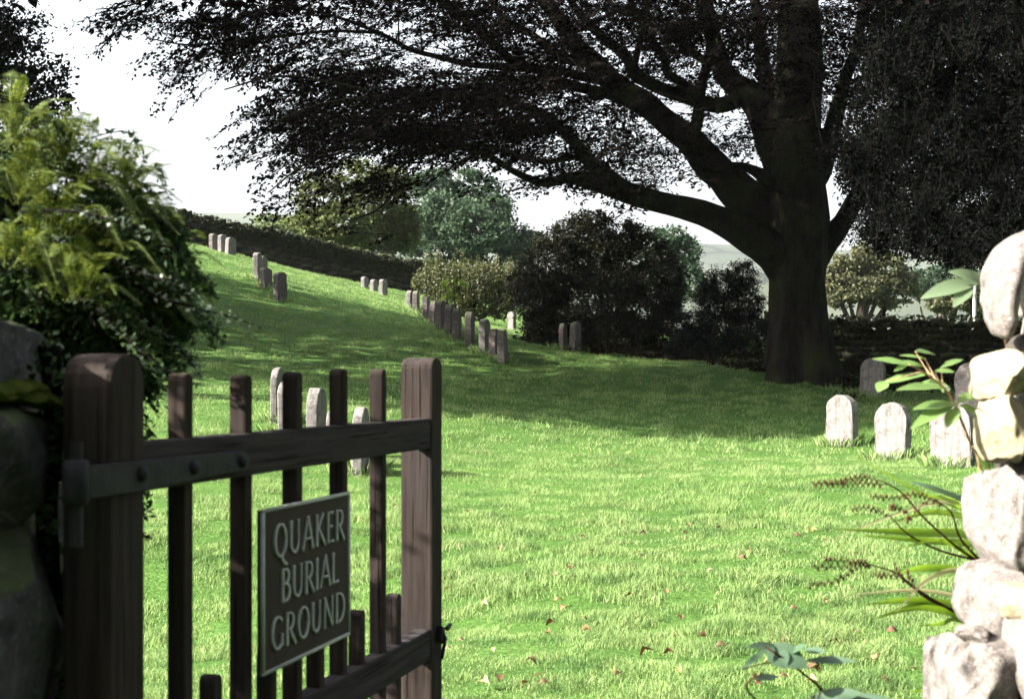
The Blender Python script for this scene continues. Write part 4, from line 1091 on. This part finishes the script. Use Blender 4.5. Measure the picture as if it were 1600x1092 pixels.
# ------------------------------------------------------------------ foreground plants, left
def blade_leaf(mb, base, dirv, L_, W_, droop=.3, fold=.25, n=7, up=np.array([0, 0, 1.]), shape=1.0, wave=0.):
    d = np.asarray(dirv, float); d /= np.linalg.norm(d); s = np.cross(d, up); s /= np.linalg.norm(s)+1e-9; nn_ = np.cross(s, d)
    A, C_, B = [], [], []
    for i in range(n+1):
        t = i/n; c = base+d*L_*t-up*droop*L_*t*t; w = W_/2*(math.sin(math.pi*min(1, t**shape*.97+.015))**.9+.02)
        wv = wave*math.sin(t*14)*W_
        A.append(c+s*w+nn_*(w*fold+wv)); C_.append(c); B.append(c-s*w+nn_*(w*fold-wv))
    V = np.array(A+C_+B); m_ = n+1; Fq = []
    for i in range(n): Fq += [(i, i+1, m_+i+1, m_+i), (m_+i, m_+i+1, 2*m_+i+1, 2*m_+i)]
    mb.add(V, Fq)

def frond(P, w0, mb, npair=24, up=np.array([0, 0, 1.])):
    """pinnate fern frond along polyline P"""
    P = catmull(P, 8); n = len(P); T_ = np.gradient(P, axis=0); T_ /= np.linalg.norm(T_, axis=1)[:, None]
    add_tube(mb, P, np.linspace(.0016, .0005, n), 3)
    for i in range(npair):
        t = .10+.9*i/npair; k = t*(n-1); j = min(int(k), n-2); p = P[j]+(P[j+1]-P[j])*(k-j); d = T_[j]
        s = np.cross(d, up); s /= np.linalg.norm(s)+1e-9; nn_ = np.cross(s, d); w = w0*math.sin(math.pi*(.12+.86*t))**.75*random.uniform(.85, 1.1)
        for sg in (-1, 1):
            a = s*sg+d*.45-nn_*random.uniform(0, .3); a /= np.linalg.norm(a); b = np.cross(a, nn_); b /= np.linalg.norm(b)
            e = p+a*w; h = w0*.105
            q = p+a*w*.5
            mb.quads([[p-b*h*.5, q-b*h*.62+nn_*h*.2, e, q+b*h*.62+nn_*h*.2], [p+b*h*.5, q+b*h*.62+nn_*h*.2, q-b*h*.62+nn_*h*.2, p-b*h*.5]])
def fern(px, py, d, specs, label, seed):
    random.seed(seed); c = at(px, py, d); root = empty('fern', c); tag(root, label, 'fern', 'ferns growing over the left wall')
    for (ex, ey, dd, w) in specs:
        e = at(ex, ey, d+dd); e = c+(e-c)*1.0; L_ = np.linalg.norm(e-c); a = c+np.array([random.uniform(-.03, .03), random.uniform(-.04, .04), 0])
        md = a*.5+e*.5+np.array([0, random.uniform(-.02, .02), .22*L_]); mb = MB(); frond(np.array([a, md, e])-c, w, mb, int(12+L_*110)); mb.build('frond', M['fern'], root)
random.seed(3)
def fan(cx, cy, l0, l1, n, w=.019, ddr=.28, a0=165, a1=-35):
    o = []
    for i in range(n):
        a = R(a0+(a1-a0)*(i+random.uniform(-.4, .4))/max(1, n-1)); l = random.uniform(l0, l1)
        o.append((cx+math.cos(a)*l, cy-math.sin(a)*l, random.uniform(-ddr, ddr), w*random.uniform(.75, 1.3)))
    return o
for q, (px, py, d, l0, l1, n, lb) in enumerate([
 (20,235,3.0,60,135,20,'highest fern, rising against the sky at the left edge'),(85,255,3.1,60,120,20,'high fern just right of the topmost one, over the left wall'),
 (135,300,3.1,60,120,22,'fern in the middle of the sunlit bank above the left wall'),(185,345,3.15,60,110,22,'fern on the right shoulder of the bank, against the sky'),
 (40,320,2.95,60,120,22,'bright fern at the left edge below the highest one'),(100,370,2.95,60,120,22,'broad sunlit fern above the dark shrub'),
 (230,400,3.15,50,95,20,'fern at the right tip of the bank beside the hilltop headstones'),(160,425,3.0,50,110,18,'fern whose fronds fall over the middle of the dark shrub'),
 (30,420,2.85,50,110,16,'lowest fern at the left edge above the mossy pier'),(235,485,3.1,50,100,18,'small low fern hanging over the lawn behind the hinge post'),
 (110,470,2.8,50,115,16,'fern low in front of the dark shrub above the hinge post'),(200,300,3.3,50,90,16,'thin fern standing against the sky at the top of the bank'),(270,440,3.2,45,85,14,'outermost fern reaching over the hillside grass')]):
    fern(px, py, d, fan(px, py, l0, l1, n), lb, q)
def shrub():
    c = at(90, 640, 3.1); root = empty('evergreen_shrub', (c[0], 3.1, gz(c[0], 3.1))); org = np.array(root.location)
    tag(root, 'dark small-leaved evergreen shrub spreading over the left wall behind the hinge post', 'shrub')
    lob = px_lobes([(40,420,90,70,0),(120,400,80,60,.1),(200,430,60,60,.1),(60,500,100,60,.1),(150,500,90,60,.05),(230,500,50,50,.1),(110,560,60,50,.2),(235,560,36,30,.15),(20,330,60,60,.1),(90,340,50,40,.15),(180,350,60,50,.15),(-60,400,90,120,.1),(-60,250,70,60,.2),(250,370,40,36,.1),(30,260,40,30,.15),(95,620,30,60,.15),(90,700,26,70,.2),(-120,330,80,90,.1),(240,440,60,60,.1),(270,500,40,50,.15),(190,560,70,40,.1),(215,600,40,24,.2),(270,410,36,40,.15),(130,450,90,90,-.05),(60,460,90,90,-.05)], 3.05)
    P_ = lobe_pts(lob, 85000, 60, .17, .7); ml = MB(); ml.quads(leaves_at(P_, .026, np.array([0, 0, .7]), .27, np.array([.6, -.1, .35]), .45)-org); ml.build('foliage', M['fern_dark'], root)
    mt = MB(); cc = np.array([at(0, 0, 3.2)[0], 3.2, gz(c[0], 3.1)])
    for l in lob:
        if l[0]/l[1]*F+CX > 150 and l[2] < EYE+.34: continue
        e = np.array(l[:3]); b = cc+rng.normal(size=3)*np.array([.1, .05, 0]); pp = catmull([b, (b+e)/2+rng.normal(size=3)*.05, e], 6); add_tube(mt, pp-org, np.linspace(.018, .005, len(pp)), 6)
        for k in range(10):
            e2 = e+rng.normal(size=3)*np.array(l[3:])*.6; add_tube(mt, catmull([e, (e+e2)/2, e2], 2)-org, .002, 3)
    mt.build('branches', M['twig'], root)
    # many small outward twigs that loosen the outline
    mt, ml = MB(), MB()
    for k in range(230):
        l = lob[rng.integers(0, len(lob))]; a = rng.uniform(-1.1, 1.9); r_ = np.array([math.cos(a), rng.normal()*.5, math.sin(a)])
        b = np.array(l[:3])+r_*np.array(l[3:])*.7; L_ = rng.uniform(.08, .2); e = b+np.array([r_[0]*.8+.35, r_[1], r_[2]*.6])*L_; e2 = e+np.array([.3, 0, -.35])*L_
        if e2[0]/e2[1]*F+CX > np.interp(HY-(e2[2]-EYE)/e2[1]*F, [150, 230, 300, 380, 440, 470, 520, 580, 640], [150, 225, 275, 300, 325, 345, 352, 325, 260]): continue
        P_ = catmull([b, e, e2], 7); add_tube(mt, P_-org, np.linspace(.0022, .0008, len(P_)), 3)
        k_ = np.repeat(np.arange(1, len(P_)), 4); T_ = P_[k_]-P_[k_-1]; T_ /= np.linalg.norm(T_, axis=1)[:, None]
        ml.quads(leaves_at(P_[k_]+rng.normal(size=(len(k_), 3))*.007, .021, np.array([0, 0, 1.2]), .42, T_, .4)-org)
    br = mt.build('twigs', M['twig'], root); ml.build('foliage', M['fern_dark'], br)
    # arching leafy twigs hanging out over the lawn
    for pts_ in ([(150,400,0),(230,455,-.1),(300,480,-.15),(360,495,-.2),(408,512,-.22)], [(160,450,0),(230,505,-.05),(285,550,-.1),(315,590,-.12)], [(120,380,0),(200,420,-.2),(260,440,-.3),(320,470,-.35)],
                 [(215,540,.1),(250,575,.05),(285,592,.0),(305,600,0)], [(60,430,-.1),(130,470,-.25),(190,520,-.3),(240,580,-.32)], [(30,330,-.2),(110,330,-.3),(180,345,-.35),(250,375,-.35)]):
        P_ = catmull([at(a, b, 3.05+dz) for a, b, dz in pts_], 9); mt = MB(); add_tube(mt, P_-org, np.linspace(.004, .0012, len(P_)), 5)
        br = mt.build('arching_branch', M['twig'], root); ml = MB()
        k = np.linspace(0, len(P_)-1.01, 84); j = k.astype(int); Q = P_[j]+(P_[j+1]-P_[j])*(k-j)[:, None]
        Q = Q+rng.normal(size=Q.shape)*.006; ml.quads(leaves_at(Q, .015, np.array([0, 0, 1.5]), .6)-org); ml.build('foliage', M['coton'], br)
shrub()
def shade_hedge():  # unseen hedge added to keep sun off the left pier and gate
    root = empty('hedge', (-2.3, 2.3, gz(-2.3, 2.3))); org = np.array(root.location); tag(root, 'thick dark hedge added unseen left of the mossy pier to shade the pier and gate', 'hedge')
    lob = [(-2.2+.12*k, .2+.55*k, 1.1, .55, .6, 1.25) for k in range(6)]+[(-2.25, .3+.7*k, 1.85, .4, .5, .4) for k in range(5)]
    P_ = lobe_pts(lob, 36000, 60, .2, .6); P_ = P_[P_[:, 0] < -.40*P_[:, 1]]
    ml = MB(); ml.quads(leaves_at(P_, .05, np.array([0, 0, .5]))-org); ml.build('foliage', M['dark_leaf'], root)
    mt = MB()
    for l in lob[:6]: add_tube(mt, catmull([(l[0], l[1], -.1), (l[0], l[1]+.05, .8), (l[0], l[1], 1.9)], 4)-org, np.linspace(.03, .008, 9), 6)
    mt.build('branches', M['bark2'], root)
shade_hedge()
# ivy on pier edge
def ivy():
    c = at(80, 700, 2.4); root = empty('ivy', (c[0], 2.4, gz(c[0], 2.4))); org = np.array(root.location); tag(root, 'dark ivy growing in the gap between the left pier and the hinge post', 'ivy')
    ms, ml = MB(), MB()
    for i in range(7):
        px = 62+i*5; P_ = catmull([at(px, 1250, 2.42), at(px+6, 1000, 2.44), at(px-4, 800, 2.4), at(px+8, 650, 2.42), at(px, 540, 2.45)], 8); add_tube(ms, P_-org, .003, 4)
        k = rng.uniform(5, len(P_)-1.01, 40); j = k.astype(int); Q = P_[j]+(P_[j+1]-P_[j])*(k-j)[:, None]+rng.normal(size=(40, 3))*.012
        ml.quads(leaves_at(Q, .02, np.array([.2, -1, .4]), .8)-org)
    ms.build('stem', M['twig'], root); ml.build('foliage', M['fern_dark'], root)
ivy()

# ------------------------------------------------------------------ foreground plants, right
def leafy_stem():
    c = at(1528, 735, 3.25); root = empty('leafy_sapling', (c[0], 3.25, gz(c[0], 3.25))); org = np.array(root.location)
    tag(root, 'thin leafy stem with bright lance-shaped leaves leaning out beside the right pier', 'plant')
    ms = MB(); S = catmull([at(1560, 1300, 3.35), at(1552, 900, 3.3), at(1531, 728, 3.25), at(1515, 690, 3.22), at(1497, 645, 3.18), at(1478, 610, 3.14), at(1450, 586, 3.1), at(1424, 571, 3.06)], 6)
    add_tube(ms, S-org, np.linspace(.005, .0018, len(S)), 6)
    def leaf(a, b, w, dz0=0, dz1=0, d0=3.15, droop=.12, mat='balsam'):
        A = at(a[0], a[1], d0+dz0); B = at(b[0], b[1], d0+dz1); ml = MB(); d = B-A; L_ = np.linalg.norm(d)
        blade_leaf(ml, A-org, d+np.array([0, 0, droop*L_]), L_, w, droop, .22, 8, up=np.array([-.2, -.55, .8]), wave=.02); ml.build('leaf', M[mat], root)
        add_tube(ms, [S[np.argmin(np.linalg.norm(S-A, axis=1))]-org, A-org], .0011, 4)
    leaf((1424,571),(1361,562), .022); leaf((1420,569),(1398,580), .016)
    leaf((1445,560),(1404,556), .010, .02, .02); leaf((1430,549),(1462,556), .026, .02, .05)
    leaf((1455,583),(1372,604), .026); leaf((1385,596),(1372,612), .03, 0, -.02)
    leaf((1470,575),(1506,562), .020, .02, .06); leaf((1460,580),(1492,582), .018)
    leaf((1478,606),(1400,612), .032, 0, -.06); leaf((1480,604),(1440,598), .03, .03, .05); leaf((1478,600),(1474,612), .03)
    leaf((1498,632),(1426,642), .034, 0, -.05); leaf((1496,630),(1535,615), .036, 0, .05); leaf((1490,634),(1425,672), .034, 0, -.08); leaf((1497,636),(1480,668), .03, .0, -.05)
    leaf((1500,634),(1530,648), .028); leaf((1528,705),(1545,738), .03, .05, .05)
    leaf((1444,573),(1400,566), .018, .03, .03)
    ms.build('stem', M['stem_pale'], root)
    # broad pale leaf high up
    root2 = empty('broad_leaf_plant', (at(1560, 0, 3.5)[0], 3.5, gz(at(1560, 0, 3.5)[0], 3.5))); org = np.array(root2.location)
    tag(root2, 'large pale drooping leaves poking out from behind the top of the right pier', 'plant')
    ms2 = MB(); S2 = catmull([at(1590, 1000, 3.5), at(1585, 700, 3.5), at(1570, 520, 3.5), at(1545, 446, 3.5), at(1515, 438, 3.48)], 6); add_tube(ms2, S2-org, np.linspace(.006, .002, len(S2)), 6); ms2.build('stem', M['stem_pale'], root2)
    for a, b, w in (((1530,442),(1446,482),.042), ((1520,445),(1495,486),.038), ((1545,446),(1505,430),.022), ((1545,446),(1478,434),.032)):
        A = at(*a, 3.48); B = at(*b, 3.42); ml = MB(); d = B-A; L_ = np.linalg.norm(d); blade_leaf(ml, A-org, d+np.array([0, 0, .3*L_]), L_, w, .3, .25, 9, up=np.array([-.2, -.8, .5])); ml.build('leaf', M['pale_leaf'], root2)
leafy_stem()

def crocosmia(cx, cy, d0, blades, heads, label):
    c = at(cx, cy, d0); root = empty('strap_leaf_plant', (c[0], d0, gz(c[0], d0))); org = np.array(root.location); tag(root, label, 'plant', 'strap-leaved plants at the right pier')
    foot = np.array([c[0]+.12, d0+.1, gz(c[0]+.12, d0)])
    for (a, b, e, w, mk) in blades:
        P_ = catmull([foot, at(a[0]+75, a[1]+110, d0+.08), at(a[0]+55, a[1]+22, d0+.05), at(*a, d0+.02), at(*b, d0-.03), at(*e, d0-.12)], 7); ml = MB(); n = len(P_)
        T_ = np.gradient(P_, axis=0); T_ /= np.linalg.norm(T_, axis=1)[:, None]; s = np.cross(T_, [0, -1., .25]); s /= np.linalg.norm(s, axis=1)[:, None]
        ww = w/2*1.25*np.clip(np.interp(np.linspace(0, 1, n), [0, .3, .8, 1], [.7, 1, .8, .03]), 0, 1); nr = np.cross(s, T_)
        V = np.concatenate([P_+s*ww[:, None]+nr*ww[:, None]*.3, P_, P_-s*ww[:, None]+nr*ww[:, None]*.3])-org; Fq = []
        for i in range(n-1): Fq += [(i, i+1, n+i+1, n+i), (n+i, n+i+1, 2*n+i+1, 2*n+i)]
        ml.add(V, Fq); ml.build('leaf', M[mk], root)
    for stemp, tips in heads:
        ms = MB(); P_ = catmull([at(a, b, d0-.03*i) for i, (a, b) in enumerate(stemp)], 7); add_tube(ms, P_-org, np.linspace(.0035, .0016, len(P_)), 5)
        sp = MB()
        for tp in tips:
            Q = catmull([at(a, b, d0-.1-.01*i) for i, (a, b) in enumerate(tp)], 7); add_tube(ms, Q-org, .0011, 4)
            k = np.linspace(2, len(Q)-1.01, max(6, int(np.linalg.norm(Q[0]-Q[-1])/.0065)))
            for i, kk in enumerate(k):
                j = int(kk); p = Q[j]+(Q[j+1]-Q[j])*(kk-j)+np.array([0, 0, .0045*(1 if i % 2 else -1)])
                V, Fq = rock((.0075, .0075, .0095), 500+i, 2, 2, .1); sp.add(V*random.uniform(.6, 1.0)+p-org, Fq)
        st_ = ms.build('flower_stem', M['stem'], root); sp.build('seed_pods', M['seed'], st_, True)
crocosmia(1510, 830, 3.35, [
  ((1510,835),(1430,832),(1300,826),.020,'strap'), ((1515,850),(1450,845),(1335,835),.016,'strap'), ((1512,800),(1420,760),(1322,702),.006,'strap'),
  ((1515,810),(1455,800),(1385,818),.014,'strap'), ((1510,790),(1440,790),(1275,852),.009,'strap_dry'), ((1512,800),(1480,780),(1410,770),.012,'strap'),
  ((1520,870),(1470,845),(1400,858),.012,'strap'), ((1505,780),(1450,760),(1420,752),.012,'bluegreen')],
  [([(1530,878),(1490,850),(1440,805),(1410,770),(1380,752)], [[(1380,752),(1345,746),(1310,752),(1270,756)], [(1385,757),(1350,755),(1320,757),(1290,756)]]),
   ([(1528,872),(1500,840),(1486,800),(1460,780)], [[(1460,780),(1430,772),(1395,778),(1360,775)], [(1475,790),(1450,782),(1420,812),(1418,811)]]),
   ([(1530,876),(1470,860),(1420,835),(1390,805)], [[(1390,805),(1370,797),(1350,793),(1332,794)], [(1425,812),(1410,796),(1398,792),(1390,793)]])],
  'strap-leaved plant with arching red-brown seed heads, the upper of the two at the right pier')
crocosmia(1490, 950, 3.25, [
  ((1490,945),(1420,938),(1345,945),.016,'strap'), ((1480,955),(1430,948),(1360,968),.018,'strap'), ((1492,890),(1440,888),(1400,896),.016,'strap'),
  ((1505,890),(1450,905),(1398,958),.011,'strap_dry'), ((1490,930),(1420,922),(1310,931),.009,'strap_dry'), ((1495,968),(1470,974),(1430,978),.010,'strap'), ((1490,1075),(1450,1078),(1420,1080),.010,'strap')],
  [([(1490,955),(1440,925),(1400,895),(1360,882)], [[(1360,882),(1340,878),(1315,885),(1272,886)], [(1365,882),(1340,886),(1310,905),(1266,915)], [(1350,880),(1330,877),(1305,876),(1288,876)]]),
   ([(1488,952),(1450,935),(1420,912),(1405,900)], [[(1405,900),(1390,898),(1378,899),(1368,899)], [(1412,908),(1408,898),(1402,892),(1398,884)], [(1430,918),(1425,905),(1420,900),(1418,895)]])],
  'strap-leaved plant with brown seed heads, the lower of the two at the right pier')

def bramble():
    c = at(1300, 1110, 3.0); root = empty('bramble', (at(1290, 0, 3.0)[0], 3.0, gz(at(1290, 0, 3.0)[0], 3.0))); org = np.array(root.location)
    tag(root, 'bluish green leafy bramble stem rising from the bottom edge right of centre', 'plant')
    ms = MB()
    for s_ in ([(1330,1500,3.2),(1320,1200,3.1),(1292,1092,3.0),(1255,1052,2.95),(1235,1040,2.93),(1200,1035,2.9),(1160,1045,2.88)], [(1235,1040,2.93),(1215,1022,2.9),(1195,1010,2.9)], [(1340,1500,3.2),(1270,1180,3.05),(1170,1082,2.95),(1190,1050,2.9)]):
        P_ = catmull([at(*q) for q in s_], 6); add_tube(ms, P_-org, np.linspace(.004, .0015, len(P_)), 5)
    ms.build('stem', M['stem'], root)
    for a, b, w, dr in (((1195,1010),(1258,1048),.055,.2), ((1215,1008),(1168,1012),.02,.05), ((1200,1012),(1160,1048),.014,.1), ((1258,1032),(1340,1036),.020,.1), ((1256,1014),(1290,1020),.02,.05),
                        ((1230,1020),(1262,1008),.02,.05), ((1215,1056),(1180,1062),.02,.05), ((1260,1094),(1350,1086),.035,.1), ((1290,1100),(1400,1098),.035,.1), ((1240,1100),(1160,1112),.03,.1), ((1205,1012),(1225,1046),.045,.2)):
        A = at(*a, 2.93); B = at(*b, 2.88); ml = MB(); d = B-A; L_ = np.linalg.norm(d)
        blade_leaf(ml, A-org, d+np.array([0, 0, dr*L_]), L_, w, dr, .15, 9, up=np.array([-.1, -.7, .7])); ml.build('leaf', M['bluegreen'], root)
bramble()

# ------------------------------------------------------------------ light, sky, camera
AZ, EL = 192.0, 31.0
sd = np.array([math.cos(R(AZ))*math.cos(R(EL)), math.sin(R(AZ))*math.cos(R(EL)), math.sin(R(EL))])
su = bpy.data.lights.new('sun', 'SUN'); su.energy = 5.0; su.angle = R(.55); su.color = (1, .93, .82)
so = bpy.data.objects.new('sun', su); col.objects.link(so)
so.rotation_euler = Vector(-sd).to_track_quat('-Z', 'Y').to_euler(); so.location = (-20, -8, 20)
w = bpy.data.worlds.new('World'); sc.world = w; w.use_nodes = True; nt = w.node_tree; nt.nodes.clear()
sky = nt.nodes.new('ShaderNodeTexSky'); sky.sky_type = 'NISHITA'; sky.sun_disc = False
sky.sun_elevation = R(EL); sky.sun_rotation = math.atan2(sd[0], sd[1]) % (2*math.pi)
sky.air_density = 1.0; sky.dust_density = 6.0; sky.ozone_density = .6
hs = nt.nodes.new('ShaderNodeHueSaturation'); hs.inputs['Saturation'].default_value = .35
bg = nt.nodes.new('ShaderNodeBackground'); bg.inputs[1].default_value = .073; ow = nt.nodes.new('ShaderNodeOutputWorld')
nt.links.new(sky.outputs[0], hs.inputs['Color']); nt.links.new(hs.outputs[0], bg.inputs[0]); nt.links.new(bg.outputs[0], ow.inputs[0])

HAZE = 0.00007
if HAZE:
    m = bpy.data.materials.new('haze'); m.use_nodes = True; t_ = m.node_tree; t_.nodes.clear()
    pv = t_.nodes.new('ShaderNodeVolumePrincipled'); pv.inputs['Color'].default_value = (.86, .93, 1, 1); pv.inputs['Density'].default_value = HAZE
    pv.inputs['Anisotropy'].default_value = .2
    o_ = t_.nodes.new('ShaderNodeOutputMaterial'); t_.links.new(pv.outputs[0], o_.inputs['Volume'])
    mb = MB(); x0, x1, y0, y1, z0, z1 = -4200, 4200, -4200, 4600, -95, 330
    V = [(x, y, z) for x in (x0, x1) for y in (y0, y1) for z in (z0, z1)]
    mb.add(V, [(0, 1, 3, 2), (4, 6, 7, 5), (0, 4, 5, 1), (2, 3, 7, 6), (0, 2, 6, 4), (1, 5, 7, 3)])
    tag(mb.build('haze', m), 'thin pale autumn haze in the air over the burial ground and valley', 'haze', kind='stuff')

cam = bpy.data.cameras.new('camera'); co = bpy.data.objects.new('camera', cam); col.objects.link(co); sc.camera = co
cam.sensor_width = 36; cam.lens = 36*F/1600; cam.shift_y = (HY-546)/1600; cam.clip_end = 8000; cam.clip_start = .05
co.location = (0, 0, EYE); co.rotation_euler = (R(90), 0, 0)
cam.dof.use_dof = True; cam.dof.focus_distance = 13.0; cam.dof.aperture_fstop = 7.5
sc.view_settings.view_transform = 'Standard'; sc.view_settings.look = 'None'; sc.view_settings.gamma = 1
sc.view_settings.exposure = 2.62; sc.view_settings.use_curve_mapping = False
sc.cycles.use_adaptive_sampling = True; sc.cycles.use_denoising = True
sc.cycles.max_bounces = 6; sc.cycles.volume_bounces = 0; sc.cycles.diffuse_bounces = 3; sc.cycles.transparent_max_bounces = 4
